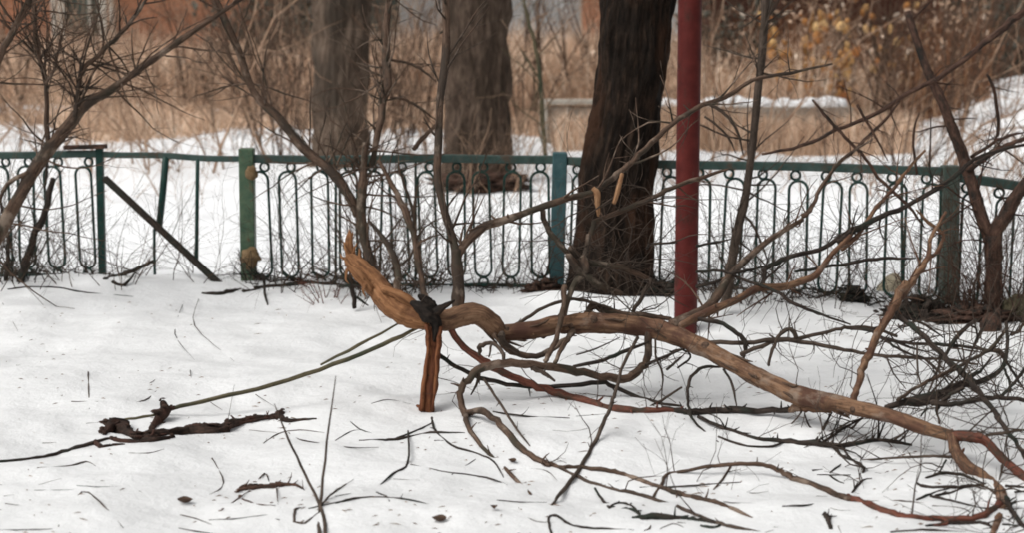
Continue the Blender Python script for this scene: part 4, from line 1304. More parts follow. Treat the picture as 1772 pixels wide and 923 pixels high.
traced_shrub('shrub', 'bare forked shrub arching left over the fence behind the torn limb end', 'shrub', G(648, 515), 'brown', [
    ('F', [(640, 830), (600, 640), (560, 490), (552, 350), (560, 220), (565, 120), (575, 20)], [18, 17, 17, 18, 16, 13, 10], [9.2, 9.4], TW),
    ('P', [(620, 372), (601, 334), (574, 297), (524, 255), (480, 201), (440, 161), (410, 80), (365, -20)], [16, 15, 18, 16, 15, 13, 12, 10], [9.35, 9.6], TW),
    ('B', [(600, 860), (635, 720), (660, 560), (690, 400), (680, 200), (690, 0), (695, -80)], [10, 12, 14, 15, 14, 12, 10], [9.4, 9.9], TW),
    ('B', [(700, 310), (780, 320), (850, 350), (940, 420)], [5, 5, 5, 4], 9.8, dict(twigs=4)), ('B', [(700, 500), (780, 515), (860, 560), (940, 620)], [4, 5, 5, 4], 9.8, dict(twigs=4)),
    ('B', [(820, 770), (880, 700), (940, 640)], [9, 8, 6], 9.8)], 24, 1.3)
traced_shrub('shrub', 'reddish brown thin stemmed shrub just left of the black rotten knot', 'shrub', G(705, 512), 'brown', [
    ('F', [(885, 830), (860, 740), (830, 520), (780, 380), (740, 290), (690, 200), (640, 110)], [14, 10, 11, 14, 10, 8, 6], [9.0, 9.3], dict(spurs=6, twigs=12, tl=(0.1, 0.45))),
    ('F', [(738, 800), (738, 680), (720, 620), (690, 545), (650, 490), (590, 425)], [14, 12, 11, 11, 7, 5], [9.0, 9.2], dict(spurs=4, twigs=5)),
    ('F', [(830, 500), (820, 380), (760, 200), (740, 120)], [7, 6, 5, 4], 9.2, dict(spurs=4, twigs=8)),
    ('F', [(745, 660), (800, 610), (850, 540), (900, 510), (980, 490)], [5, 5, 5, 4, 4], 9.1, dict(twigs=5))], 30, 0.8)
traced_shrub('shrub', 'slim upright bare shrub just right of the red pole', 'shrub', G(1256, 522), 'grey', [
    ('P', [(1254, 528), (1259, 505), (1263, 471), (1270, 434), (1278, 391), (1290, 341), (1296, 300), (1300, 269), (1306, 215), (1312, 151), (1318, 100), (1323, 40), (1326, -40)], [18, 17, 18, 17, 17, 14, 14, 13, 14, 14, 14, 15, 14], [9.05, 9.3], TW),
    ('G', [(1200, 380), (1260, 450), (1310, 560), (1340, 640)], [5, 5, 4, 4], 9.2, dict(twigs=4)),
    ('C', [(1030, 530), (1120, 590), (1180, 680), (1210, 800)], [6, 6, 5, 4], 9.1, dict(twigs=4)), ('C', [(1010, 600), (1080, 650), (1140, 720), (1170, 790)], [4, 4, 4, 3], 9.2)], 20, 0.8)
traced_shrub('shrub', 'stout forked dark brown shrub by the grey green post at right', 'shrub', G(1716, 552), 'litter', [
    ('P', [(1714, 565), (1717, 545), (1719, 488), (1719, 445), (1717, 410)], [36, 31, 29, 29, 32], [8.95, 9.0], dict(spurs=3, twigs=6)),
    ('P', [(1718, 430), (1708, 400), (1693, 359), (1682, 318), (1671, 285), (1658, 248), (1645, 215), (1630, 175), (1600, 110), (1570, 20)], [24, 22, 21, 20, 22, 20, 19, 17, 14, 12], [9.0, 9.4], dict(spurs=4, twigs=14, tl=(0.15, 0.6))),
    ('P', [(1719, 425), (1724, 398), (1741, 372), (1754, 346), (1775, 320), (1820, 270)], [26, 26, 25, 23, 22, 18], [9.0, 9.1], dict(spurs=4, twigs=8)),
    ('h', [(930, 340), (1100, 230), (1250, 150), (1384, 90), (1500, 50)], [12, 10, 9, 8, 7], [9.1, 9.0], dict(twigs=5)), ('h', [(960, 240), (1150, 120), (1260, 70), (1384, 42)], [7, 6, 6, 5], 9.2, dict(twigs=5)),
    ('D', [(-10, 795), (200, 750), (370, 670), (520, 610), (650, 540), (760, 470), (900, 400), (1050, 290), (1200, 170), (1340, 60)], [4, 6, 7, 7, 8, 8, 9, 10, 12, 14], [9.0, 9.1], dict(spurs=2, twigs=8)),
    ('D', [(380, 850), (520, 720), (620, 620), (700, 520)], [6, 6, 6, 5], 9.2, dict(twigs=4)),
    ('P', [(1406, 172), (1433, 205), (1463, 238), (1497, 272), (1520, 307), (1570, 354), (1600, 394)], [4, 6, 6, 6, 6, 6, 6], 8.6, dict(twigs=8)), ('D', [(480, 540), (560, 680), (640, 830)], [5, 5, 4], 9.0, dict(twigs=3)),
    ('D', [(1150, 380), (1190, 480), (1210, 660), (1180, 740)], [5, 6, 6, 5], 9.3, dict(twigs=6)), ('D', [(790, 900), (770, 700), (800, 580)], 5, 9.2), ('D', [(855, 860), (860, 600)], 4, 9.2)], 44, 1.0)
traced_shrub('sapling', 'thin greenish sapling standing behind the fence between trunks', 'sapling', G(943, 275), 'olive', [
    ('C', [(190, 820), (180, 700), (170, 450), (140, 250), (100, 100), (70, -40)], [8, 8, 8, 7, 6, 5], 16.5, dict(twigs=12, tl=(0.3, 0.9))),
    ('C', [(165, 420), (110, 330), (50, 230)], [4, 4, 3], 16.5, dict(twigs=4))], 4, 0.8)


# ------------------------------------------------------------------ bushes grown at random beyond and along the fence
def bush(px, py, height_m, spread, stems, label, mat='bush', group=None, rad=0.006, kids=4, Y=None):
    b = G(px, py) if Y is None else Vector((X_at(px, Y), Y, 0))
    b.z = hgt(b.x, b.y)
    r = empty('bush', b, label, 'bush', group)
    for k in range(stems):
        a = rnd.uniform(0, 6.28)
        m = MB()
        twig(m, b + Vector((math.cos(a) * spread * 0.15, math.sin(a) * spread * 0.15, -0.05)), Vector((math.cos(a) * spread * rnd.uniform(0.2, 1), math.sin(a) * spread * rnd.uniform(0.2, 1), height_m)),
             height_m * rnd.uniform(0.75, 1.15), rad * rnd.uniform(0.7, 1.2), 3 if kids < 4 else 2, 0.3, 5, 0.12, kids)
        m.build('stem', MT[mat], b, r)
    return r


BG = 'bare bushes standing in the dry grass'
BB = [(-120, 200, 'bare bush in the dry grass outside the left edge'), (30, 212, 'bare bush in the dry grass at the far left, left of the tall window'),
      (150, 205, 'bare bush in the dry grass under the tall window of the brick building'), (235, 210, 'bare bush in the dry grass just right of the pale drainpipe'),
      (330, 205, 'bare bush before the brick wall, midway between the drainpipe and the greyish trunk'), (440, 218, 'bare bush in the grass before the dark evergreen'),
      (515, 225, 'bare bush in the grass touching the left side of the greyish brown trunk'), (660, 232, 'bare bush in the grass touching the right side of the greyish brown trunk'),
      (725, 228, 'bare bush in the grass touching the left side of the dark brown trunk'), (905, 232, 'bare bush in the grass before the grey building, right of the dark brown trunk'),
      (1010, 222, 'bare bush in the grass behind the left end of the low concrete wall'), (1250, 222, 'bare bush in the grass just right of the red pole, behind the low wall'),
      (1490, 228, 'bare bush at the right end of the low concrete wall'), (1565, 230, 'bare bush before the right corner of the rusty garage'),
      (1640, 225, 'bare bush at the left foot of the snow bank before the board shed'), (1900, 200, 'bare bush on the snow bank outside the right edge')]
for (px, py, lb) in BB:
    bush(px + rnd.uniform(-8, 8), py, rnd.uniform(1.7, 2.7), rnd.uniform(0.6, 1.2), 7, lb, 'bush', BG, 0.02, 5)
bush(398, 262, 1.6, 0.9, 6, 'bare grey bush just behind the open bay of the fence', 'grey', None, 0.006, 5)
bush(480, 275, 2.3, 1.1, 9, 'dense bare bush left of the greyish brown trunk behind the fence', 'bush', None, 0.012, 5)
bush(690, 268, 1.9, 0.8, 6, 'bare bush between the two brown trunks behind the fence', 'bush', None, 0.011, 5)
bush(330, 300, 1.5, 1.0, 5, 'sparse thin bush behind the open bay of the fence', 'bush', None, 0.004, 3)
bush(880, 320, 1.2, 0.8, 6, 'low bare bush at the foot of the dark brown trunk', 'bush', None, 0.006, 4)
bush(1440, 285, 1.6, 0.9, 5, 'bare bush behind the fence right of the slim shrub', 'bush', None, 0.006, 4)
bush(1570, 300, 1.7, 1.0, 7, 'dense bare bush behind the fence left of the grey green post', 'bush', None, 0.011, 5)
bush(1750, 300, 1.6, 1.0, 6, 'bare bush on the snow bank at right', 'bush', None, 0.006, 4)
LOWB = [(130, 486, 0.4, 'small twiggy weed at the foot of the hoops by the thin green post'), (205, 492, 0.45, 'small twiggy weed just right of the thin green post'),
        (470, 498, 0.3, 'small weed right of the thick green post'), (830, 505, 0.6, 'twiggy weed under the middle hoops of the fence'),
        (900, 505, 0.7, 'twiggy weed left of the teal post'), (1110, 505, 0.5, 'twiggy weed at the right foot of the dark tree'), (1340, 520, 0.5, 'small twiggy weed right of the slim shrub'),
        (1440, 528, 0.45, 'small twiggy weed near the dark heap left of the stone'), (1590, 540, 0.7, 'twiggy weed left of the grey green post'), (1668, 545, 0.6, 'twiggy weed between the grey green post and the stout shrub'), (1765, 548, 0.6, 'twiggy weed at the right edge by the stout shrub')]
for (px, py, h, lb) in LOWB:
    bush(px, py, h, 0.5, 6, lb, 'brown', None, 0.0028, 3)
bush(570, 522, 0.22, 0.3, 9, 'reddish brown tuft of weed stalks on the snow left of the torn limb end', 'red', None, 0.004, 2)


# ------------------------------------------------------------------ shrub that kept its orange leaves
def leafy_shrub(name, label, px, Y, stems, hgt_r, spread, nleaf, Lr, mat, stem_mat, sd):
    b = Vector((X_at(px, Y), Y, 0)); b.z = hgt(b.x, b.y)
    r = empty(name, b, label, 'shrub')
    m = MB()
    tips = []
    for k in range(stems):
        tips.append(twig(m, b + Vector((rnd.uniform(-0.5, 0.5) * spread, rnd.uniform(-0.3, 0.3) * spread, -0.05)), Vector((rnd.uniform(-0.4, 0.4) * spread, rnd.uniform(-0.2, 0.2), 1)), rnd.uniform(*hgt_r), 0.022, 1, 0.2, 6, 0.1, 3))
    m.build('stems', MT[stem_mat], b, r)
    V, T, tone = [], [], []
    for pts in tips:
        for p in pts[1:]:
            if rnd.random() < 0.25: continue
            for _ in range(nleaf):
                c = p + Vector((rnd.gauss(0, sd), rnd.gauss(0, sd), rnd.gauss(0, sd)))
                L = rnd.uniform(*Lr); Wd = L * rnd.uniform(0.3, 0.5)
                d = Vector((rnd.gauss(0, 0.5), rnd.gauss(0, 0.4), -1)).normalized(); q0 = d.cross(Vector((rnd.gauss(0, .5), 1, 0))).normalized(); n = d.cross(q0)
                i = len(V)
                for q in (c, c + d * L * 0.3 + q0 * Wd * 0.8, c + d * L * 0.7 + q0 * Wd * 0.75, c + d * L, c + d * L * 0.7 - q0 * Wd * 0.75, c + d * L * 0.3 - q0 * Wd * 0.8, c + d * L * 0.5 + n * 0.03):
                    V.append(tuple(q - b))
                T += [(i + a, i + (a + 1) % 6, i + 6) for a in range(6)]
                tone += [rnd.random()] * 7
    o = np_mesh('leaves', V, T, tone, MT[mat])
    o.parent = r
    o['kind'] = 'stuff'


leafy_shrub('leafy_shrub', 'shrub with hanging orange tan leaves in front of the rusty garage', 1418, 23.4, 8, (1.2, 2.1), 0.75, 6, (0.06, 0.21), 'leaf', 'brown', 0.07)
leafy_shrub('leafy_shrub', 'slender shrub with a few tan leaves right of the bigger orange leaved one', 1545, 26.0, 4, (1.5, 2.3), 0.6, 2, (0.09, 0.19), 'leaf', 'brown', 0.07)
leafy_shrub('evergreen_shrub', 'dull dark green shrub behind the grass, left of the greyish brown trunk', 470, 33.0, 16, (1.4, 2.8), 1.7, 26, (0.07, 0.16), 'evergreen', 'dark', 0.22)
leafy_shrub('evergreen_shrub', 'small dark green shrub at the left corner of the rusty garage', 1262, 29.0, 8, (1.3, 2.4), 0.7, 20, (0.06, 0.14), 'evergreen', 'dark', 0.16)
leafy_shrub('evergreen_shrub', 'dark green shrub in the far top right corner before the board shed', 1735, 33.0, 14, (1.6, 3.2), 1.7, 26, (0.07, 0.16), 'evergreen', 'dark', 0.22)


# ------------------------------------------------------------------ litter heaps along the fence foot
def heap(name, label, cat, px, py, wpx, hpx, mat, Y=None, seed=1, amp=0.3):
    b = G(px, py) if Y is None else P(px, py, Y)
    k = pxm(b)
    m = MB(); m.lump(b + Vector((0, 0, hpx * k * 0.2)), wpx * k / 2, max(wpx * k / 3, 0.06), hpx * k * (0.5 if name == 'litter_heap' else 0.7), seed, amp, 30, 18, 4.0 if name == 'litter_heap' else 2.2)
    if name == 'litter_heap':
        for q in range(46):
            p = b + Vector((rnd.gauss(0, 0.26) * wpx * k, rnd.gauss(-0.04, 0.12) * wpx * k, 0))
            p.z = hgt(p.x, p.y) + rnd.uniform(0.1, 0.95) * hpx * k * math.exp(-((p.x - b.x) / (wpx * k * 0.35)) ** 2)
            if q % 2:
                twig(m, p, Vector((rnd.gauss(0, 1), rnd.gauss(0, 0.5), rnd.gauss(0.2, 0.5))), rnd.uniform(0.06, 0.22), rnd.uniform(0.003, 0.007), 1, 0.6, 4, 0, 1)
            else:
                m.lump(p, rnd.uniform(0.015, 0.05), rnd.uniform(0.015, 0.04), rnd.uniform(0.008, 0.025), q, 0.6, 7, 5, 2.2)
    o = m.build(name, MT[mat], b)
    tag(o, label, cat)
    return o


heap('stone', 'pale yellowish stone behind the fence hoops near the grey green post', 'stone', 1542, 532, 66, 58, 'stone', 9.75, 2, 0.25)
heap('litter_heap', 'small black heap of wet litter left of the pale stone', 'litter heap', 1476, 540, 40, 30, 'black', 9.35, 5, 0.4)
heap('litter_heap', 'long dark heap of wet leaves under the grey green post', 'litter heap', 1590, 550, 110, 36, 'dark', 9.1, 6, 0.5)
heap('litter_heap', 'brown heap of bark and leaves at the foot of the stout shrub', 'litter heap', 1690, 556, 130, 34, 'litter', 8.85, 7, 0.5)
heap('log', 'short brown log end lying at the right edge by the fence', 'log', 1762, 546, 64, 40, 'olive', 8.9, 8, 0.25)
heap('litter_heap', 'brown heap of dead leaves around the foot of the dark brown trunk behind the fence', 'litter heap', 832, 322, 150, 34, 'litter', 16.0, 12, 0.45)
heap('litter_heap', 'dark reddish litter heap between the teal post and the dark tree', 'litter heap', 945, 512, 70, 26, 'litter', 9.75, 9, 0.5)
heap('litter_heap', 'dark litter heap between the dark tree and the red pole', 'litter heap', 1140, 515, 76, 24, 'dark', 9.6, 10, 0.5)


# ------------------------------------------------------------------ loose sticks on the snow
def stick(name, label, cat, mat, strokes, group=None, flakes=0):
    m = MB(); first = None; allp = []
    for s in strokes:
        kw = dict(s[4]) if len(s) > 4 else {}
        w = s[2]
        if cat == 'twig' and not group:
            w = [q * 0.76 for q in (w if isinstance(w, (list, tuple)) else [w, w])]
        p3, _ = stroke(m, s[0], s[1], w, s[3], **kw)
        allp += list(zip(p3, _))
        if first is None: first = p3[0].copy()
    for k in range(flakes):                                # loose flakes of bark
        p, q = rnd.choice(allp)
        q = max(q, 0.006)
        m.lump(p + Vector((rnd.gauss(0, 0.6) * q, rnd.gauss(0, 0.6) * q, rnd.gauss(0.25, 0.6) * q)), q * rnd.uniform(0.4, 1.5), q * rnd.uniform(0.3, 0.8), q * rnd.uniform(0.15, 0.5), k, 0.5, 6, 4, 2.0)
    o = m.build(name, MT[mat], first)
    return tag(o, label, cat, group)


stick('stick', 'long thin olive stick sloping from the limb down to the broken bark piece', 'stick', 'olive',
      [('L', [(470, 495), (570, 480), (680, 445), (860, 405), (1090, 345), (1309, 270), (1480, 195), (1600, 140)], [4, 5, 7, 8, 8, 8, 8, 7], [6.65, 6.7, 6.8, 6.85])])
stick('stick', 'short straight olive twig leaning just above the long sloping stick', 'stick', 'olive', [('P', [(555, 632), (620, 598), (690, 560)], [4, 6, 6], [7.0, 6.9])])
stick('stick', 'long dark stick at the left edge running up to the broken bark piece', 'stick', 'dark',
      [('L', [(-40, 662), (0, 655), (140, 640), (220, 622), (290, 602), (400, 570), (440, 562)], [6, 6, 6, 7, 8, 5, 4], 'g', dict(spurs=6))])
stick('dead_branch', 'dark rotten branch piece with flaking reddish bark lying on the snow at left', 'dead branch', 'rotbark',
      [('L', [(385, 545), (440, 535), (520, 560), (600, 552), (700, 540), (780, 538), (850, 528), (920, 500), (1000, 490), (1050, 485)], [10, 22, 17, 14, 17, 20, 19, 12, 9, 9], 'g', dict(bump=0.9, spurs=60, lift=0.3, sub=9)),
       ('L', [(392, 548), (430, 520), (470, 528), (492, 552)], [8, 24, 22, 8], 6.55, dict(bump=0.8, sub=8)),
       ('L', [(480, 545), (560, 570), (660, 560)], [8, 16, 6], 6.5, dict(bump=1.0, sub=9, spurs=30)), ('L', [(690, 530), (740, 520), (800, 524), (880, 520)], [6, 12, 13, 6], 6.52, dict(bump=0.9, sub=8)),
       ('L', [(1045, 490), (1060, 465), (1070, 495), (1130, 498), (1195, 492)], [8, 12, 9, 6, 3], 'g', dict(bump=0.3)),
       ('L', [(570, 530), (600, 492), (622, 465), (612, 425)], [9, 15, 20, 8], 6.6, dict(bump=0.35)),
       ('L', [(600, 470), (640, 452), (660, 450)], [12, 9, 5], 6.62),
       ('L', [(360, 580), (385, 600), (430, 592), (470, 590)], [10, 8, 6, 4], 'g', dict(bump=0.4)),
       ('L', [(420, 565), (520, 580), (640, 565)], [8, 10, 6], 'g', dict(bump=0.5))], None, 110)
stick('dead_branch', 'ragged brown bark scrap with thin twigs in the left foreground', 'dead branch', 'litter',
      [('L', [(890, 772), (930, 748), (990, 748), (1050, 745), (1110, 742), (1150, 762)], [3, 8, 7, 8, 6, 3], 'g', dict(bump=0.9, spurs=40, sub=9)),
       ('L', [(900, 762), (960, 755), (1040, 752)], [5, 9, 4], 'g', dict(bump=1.0, sub=9)),
       ('L', [(835, 840), (890, 800), (940, 765)], [3, 3, 3], 'g'), ('L', [(955, 748), (1000, 700), (1015, 728)], [3, 3, 3], 6.1), ('L', [(1045, 755), (1050, 815)], 3, 'g'), ('L', [(915, 795), (970, 815), (1040, 820)], 3, 'g')], None, 30)
stick('dead_branch', 'black ragged branch piece in the foreground below the arched twigs', 'dead branch', 'dark',
      [('e', [(985, 802), (1100, 795), (1250, 806), (1384, 802)], [4, 11, 13, 8], 'g', dict(bump=0.4, spurs=10)), ('d', [(-10, 800), (100, 812), (220, 830), (340, 845)], [8, 9, 9, 6], 'g', dict(bump=0.3)),
       ('e', [(920, 725), (1000, 745), (1060, 790)], [3, 6, 8], 'g'), ('e', [(690, 568), (740, 650), (800, 722), (830, 700), (900, 685), (980, 708), (1050, 770)], [4, 5, 6, 4, 4, 5, 6], 'g'), ('d', [(190, 865), (260, 882), (330, 870), (345, 845)], [5, 7, 6, 6], 'g')], None, 40)
stick('weed_stalk', 'pair of tall crossed dry stalks in the left foreground', 'weed stalk', 'grey',
      [('L', [(1228, 935), (1215, 835), (1150, 700), (1090, 570), (1035, 435)], [7, 6, 5, 4, 3], 5.5), ('L', [(1203, 935), (1208, 830), (1235, 580), (1268, 330)], [7, 6, 4, 3], 5.48), ('L', [(1215, 815), (1260, 770), (1309, 738)], [4, 4, 3], 5.5),
       ('L', [(1110, 882), (1114, 838), (1138, 828)], [5, 5, 4], 'g'), ('L', [(1108, 880), (1150, 886), (1208, 842)], [4, 5, 4], 'g')])
stick('twig', 'forked dark twig reaching out from below the reddish stub', 'twig', 'dark',
      [('M', [(90, 575), (170, 572), (240, 570), (360, 545), (490, 545)], [4, 5, 7, 6, 3], 'g', dict(spurs=6)), ('M', [(225, 570), (300, 540), (365, 508)], [6, 5, 5], 'g'), ('M', [(275, 538), (275, 660), (220, 700), (170, 742)], [4, 6, 6, 5], 'g'),
       ('M', [(285, 665), (400, 690), (570, 715), (650, 742)], [4, 4, 5, 3], 'g'), ('M', [(440, 705), (530, 645)], 3, 'g')])
stick('twig', 'curved twig running right from the foot of the reddish stub', 'twig', 'dark', [('M', [(365, 488), (380, 540), (440, 592), (540, 625), (600, 655), (636, 715)], [6, 6, 6, 5, 5, 3], 'g', dict(spurs=5)), ('M', [(375, 575), (410, 575)], 4, 'g')])
stick('twig', 'bow shaped twig with a side shoot in the foreground left of the weed stalk', 'twig', 'dark',
      [('L', [(1165, 832), (1240, 815), (1309, 800)], [4, 5, 6], 'g'), ('M', [(0, 812), (100, 790), (250, 795), (355, 815)], [6, 6, 6, 3], 'g', dict(spurs=5)), ('M', [(155, 770), (190, 785), (205, 805)], [4, 5, 5], 'g')])
stick('twig', 'hooked twig at the bottom centre of the snow', 'twig', 'dark',
      [('e', [(345, 935), (318, 830), (335, 790), (390, 790), (480, 850), (580, 880), (800, 892), (1000, 900)], [6, 6, 6, 7, 7, 6, 5, 3], 'g')])
stick('twig', 'straight dark twig lying under the hanging loops of the limb', 'twig', 'dark', [('M', [(595, 465), (740, 485), (885, 490)], [4, 5, 6], 'g', dict(spurs=3))])
stick('twig', 'long sagging twig on the snow mound before the left hoops', 'twig', 'dark', [('E', [(40, 778), (150, 765), (300, 770), (450, 795), (690, 815)], [4, 4, 4, 4, 2], 'g')])
stick('branch_piece', 'dark branch piece lying at the foot of the thin green post', 'branch', 'dark', [('E', [(540, 725), (600, 715), (680, 682), (790, 632)], [8, 9, 8, 6], [9.9, 10.0], dict(spurs=6)), ('E', [(580, 740), (640, 755), (700, 690)], [6, 6, 4], 9.8)])
stick('branch_piece', 'dark rotten sticks lying at the foot of the diagonal brace', 'branch', 'dark', [('E', [(1040, 798), (1120, 800), (1180, 790), (1240, 775)], [4, 8, 8, 5], 'g', dict(bump=0.4)), ('E', [(1250, 790), (1340, 775)], [6, 6], 'g')])
stick('branch_piece', 'black stick lying along the hoops right of the thick green post', 'branch', 'dark', [('F', [(0, 770), (150, 755), (260, 748), (400, 752), (540, 765)], [6, 8, 9, 7, 4], 'g', dict(bump=0.4, spurs=8)), ('F', [(45, 700), (55, 800), (68, 858)], [6, 5, 5], 9.7)])
stick('branch_piece', 'knobbly black twig cluster on the snow below the hoops left of the torn limb end', 'branch', 'dark', [('l', [(-10, 460), (60, 500), (100, 620), (110, 710)], [6, 8, 9, 8], 9.2, dict(spurs=14)), ('l', [(-20, 540), (60, 530), (150, 540)], [4, 6, 6], 9.2, dict(spurs=8)), ('l', [(90, 600), (160, 650), (220, 690)], [5, 5, 4], 9.2)])
stick('branch_piece', 'short black knotty chunk upright in the bottom right snow', 'branch', 'dark', [('d', [(1170, 775), (1195, 800), (1212, 840), (1225, 890)], [8, 9, 8, 7], 'g', dict(bump=0.5, spurs=20))])
stick('twig', 'bent dark twig like a tent in the bottom left snow', 'twig', 'grey', [('L', [(220, 900), (310, 770), (400, 830), (465, 905)], [3, 4, 4, 3], 'g')])
stick('twig', 'upright dark twig crossed by a short one in the left snow', 'twig', 'grey', [('L', [(333, 315), (335, 400), (337, 455)], [3, 3, 3], 'g'), ('L', [(270, 427), (370, 428)], [3, 3], 'g')])
stick('twig', 'straight twig resting along the snow below the arched branch', 'twig', 'dark', [('d', [(-300, 560), (0, 555), (200, 540), (510, 520)], [3, 4, 5, 5], 'g')])
stick('twig', 'long straight twig lying before the reddish front branch', 'twig', 'dark', [('d', [(840, 712), (1050, 700), (1340, 672)], [5, 5, 4], 'g')])
stick('twig', 'small crossed twigs under the dark hanging branch', 'twig', 'dark', [('d', [(1115, 460), (1384, 460)], [3, 4], 'g'), ('d', [(1220, 445), (1260, 410), (1305, 378)], [4, 5, 6], 'g'), ('d', [(1215, 465), (1270, 505), (1330, 530)], [4, 5, 5], 'g'), ('d', [(1080, 425), (1160, 415)], [5, 3], 'g')])
stick('twig', 'dark curved twig at the bottom right edge of the snow', 'twig', 'dark', [('c', [(320, 918), (560, 900), (720, 905), (920, 918)], [5, 6, 6, 5], 'g')])
stick('twig', 'thin twig flat on the snow just above the reddish front branch', 'twig', 'grey', [('c', [(150, 675), (400, 670), (590, 687)], [4, 5, 3], 'g'), ('c', [(650, 708), (880, 725), (955, 762)], [4, 4, 4], 'g')])
TG, TL = 'small twigs strewn on the near snow', 'small thin twig lying on the snow in front of the fence'
SM = [('L', [(515, 430), (560, 415), (592, 385)], 4), ('L', [(565, 358), (625, 320)], 3), ('L', [(325, 510), (390, 505)], 4), ('L', [(160, 585), (212, 582)], 6), ('L', [(140, 678), (250, 672), (325, 655), (362, 672)], 5),
      ('L', [(-20, 743), (80, 742)], 6), ('L', [(15, 785), (52, 780)], 6), ('L', [(20, 813), (75, 820)], 6), ('L', [(130, 763), (280, 760)], 4), ('L', [(290, 745), (380, 750), (455, 748)], 4), ('L', [(145, 742), (235, 717)], 3), ('L', [(-20, 912), (100, 912), (205, 908)], 4),
      ('L', [(525, 765), (630, 828)], 4), ('L', [(800, 640), (845, 735), (790, 780)], 3.5), ('L', [(485, 622), (560, 622), (620, 607)], 4), ('L', [(790, 875), (880, 872), (1010, 855)], 5), ('L', [(680, 855), (740, 870), (800, 892)], 4), ('L', [(675, 905), (740, 918), (830, 930)], 5),
      ('L', [(940, 535), (1050, 545)], 3), ('L', [(995, 585), (1050, 550), (1130, 535), (1225, 545)], 4.5), ('L', [(1090, 545), (1130, 570), (1309, 600), (1430, 600)], 4.5), ('L', [(10, 55), (70, 165)], 2.5), ('L', [(690, 60), (660, 170), (735, 270)], 2), ('L', [(750, 40), (735, 140), (885, 275)], 2.2),
      ('L', [(862, 490), (885, 360)], 2.5), ('L', [(965, 400), (1035, 445)], 3), ('L', [(718, 308), (722, 336)], 4), ('L', [(795, 430), (840, 460)], 4), ('L', [(1145, 420), (1240, 405)], 3), ('L', [(60, 290), (120, 295), (145, 315)], 3), ('L', [(825, 680), (885, 692)], 3),
      ('M', [(0, 445), (90, 530), (200, 560)], 4), ('M', [(0, 575), (60, 540), (100, 535)], 4), ('M', [(910, 483), (1040, 472)], 4), ('M', [(540, 510), (600, 495)], 5), ('M', [(610, 800), (700, 808), (800, 808)], 5), ('M', [(0, 785), (110, 765)], 4), ('M', [(0, 772), (70, 720)], 4), ('M', [(690, 845), (760, 880), (850, 885)], 4),
      ('M', [(135, 435), (200, 420), (300, 440)], 3), ('M', [(220, 720), (320, 725)], 3), ('M', [(740, 680), (800, 690), (840, 728)], 2.5), ('M', [(1235, 560), (1285, 573)], 5), ('d', [(370, 675), (460, 687), (670, 688)], 4.5), ('d', [(770, 875), (840, 885)], 3), ('d', [(1220, 725), (1300, 745), (1384, 745)], 3),
      ('d', [(1110, 630), (1200, 632)], 3), ('d', [(700, 922), (770, 900)], 5), ('d', [(1285, 870), (1310, 930)], 5), ('d', [(0, 840), (70, 845)], 4), ('e', [(1210, 892), (1310, 850), (1400, 880)], 4), ('e', [(1080, 905), (1125, 890), (1135, 860)], 6), ('e', [(1225, 155), (1335, 182)], 6), ('L', [(1055, 875), (1040, 870)], 5)]
SL = ['short curved twig just left of the upright bark stub, above it', 'tiny forked twig in the upper left snow, above the long sloping stick', 'short twig left of the bark stub of the rotten branch piece', 'short thick twig left of the rotten branch piece', 'twig with a hooked tip just below the long dark stick at left', 'dark twig cut by the left edge, uppermost of the short ones there', 'tiny dark twig at the left edge, middle of the short ones there', 'tiny dark twig at the left edge, lowest of the short ones there', 'flat straight twig in the lower left snow, above the tent shaped twig', "flat twig right of the tent shaped twig's tip, with fine side shoots", 'faint short twig rising right, just above the tent shaped twig', 'flat twig in the very bottom left corner', 'slanting short twig right of the tent shaped twig', 'kinked twig above the ragged bark scrap', 'slim twig just below the rotten branch piece', 'long flat twig below the ragged bark scrap', 'short twig joining the flat one below the ragged bark scrap', 'dark twig cut by the bottom edge left of the weed stalks', 'thin twig by the right tip of the rotten branch piece', 'arched twig just behind the crossed weed stalks', 'long twig crossing behind the crossed weed stalks', 'thin slanting twig near the left edge below the sagging twig', 'faint left one of the two bent stems in the open left snow', 'faint right one of the two bent stems in the open left snow', 'faint upright twig above the right part of the rotten branch piece', 'faint slanting twig above the tip of the rotten branch piece', 'tiny upright twig in the open snow above the long sloping stick', 'tiny slanting twig just under the long sloping stick', 'short flat twig beside the top of the tall weed stalk', 'faint curved twig in the open snow far left', 'short flat twig right of the kinked twig above the bark scrap', 'slanting twig left of the forked twig below the stub', 'arched faint twig left of the forked twig below the stub', 'flat twig below the reddish lower branch, beside the straight dark one', 'tiny dark twig right of the curved twig below the stub', 'flat twig by the ground tip of the straight leaning twig', 'short flat twig just above the bow shaped twig', 'slanting twig above the bow shaped twig, next to the weed stalks', 'faint curved twig beside the hooked twig', "faint arched twig just left of the stub's foot", 'short flat twig below the forked twig of the stub', 'faint thin twig between the two hanging loops and the leaning twig', 'short twig in the open snow right of the leaning twig', 'flat twig with a knot right of the two long trailing branches', 'tiny twig at the bottom below the trailing branches', 'thin wavy twig before the reddish front branch', 'tiny wavy twig below the arched front branch', 'short dark twig at the bottom edge left of the knotty chunk', 'short upright twig at the bottom edge right of the knotty chunk', 'tiny dark twig among the trailing branch tips', 'low forked twig just under the black ragged branch piece', 'tiny three pronged twig at the bottom right of the hooked twig', 'short twig in the open snow right of the straight leaning twig', "tiny speck of twig by the ragged bark scrap's lower end"]
for (f, pts, w), lb in zip(SM, SL + [TL] * len(SM)):
    stick('twig', lb, 'twig', 'grey' if rnd.random() < 0.6 else 'dark', [(f, pts, [w * 0.4, w * 0.68, w * 0.3], 'g', dict(wob=0.2))], TG)


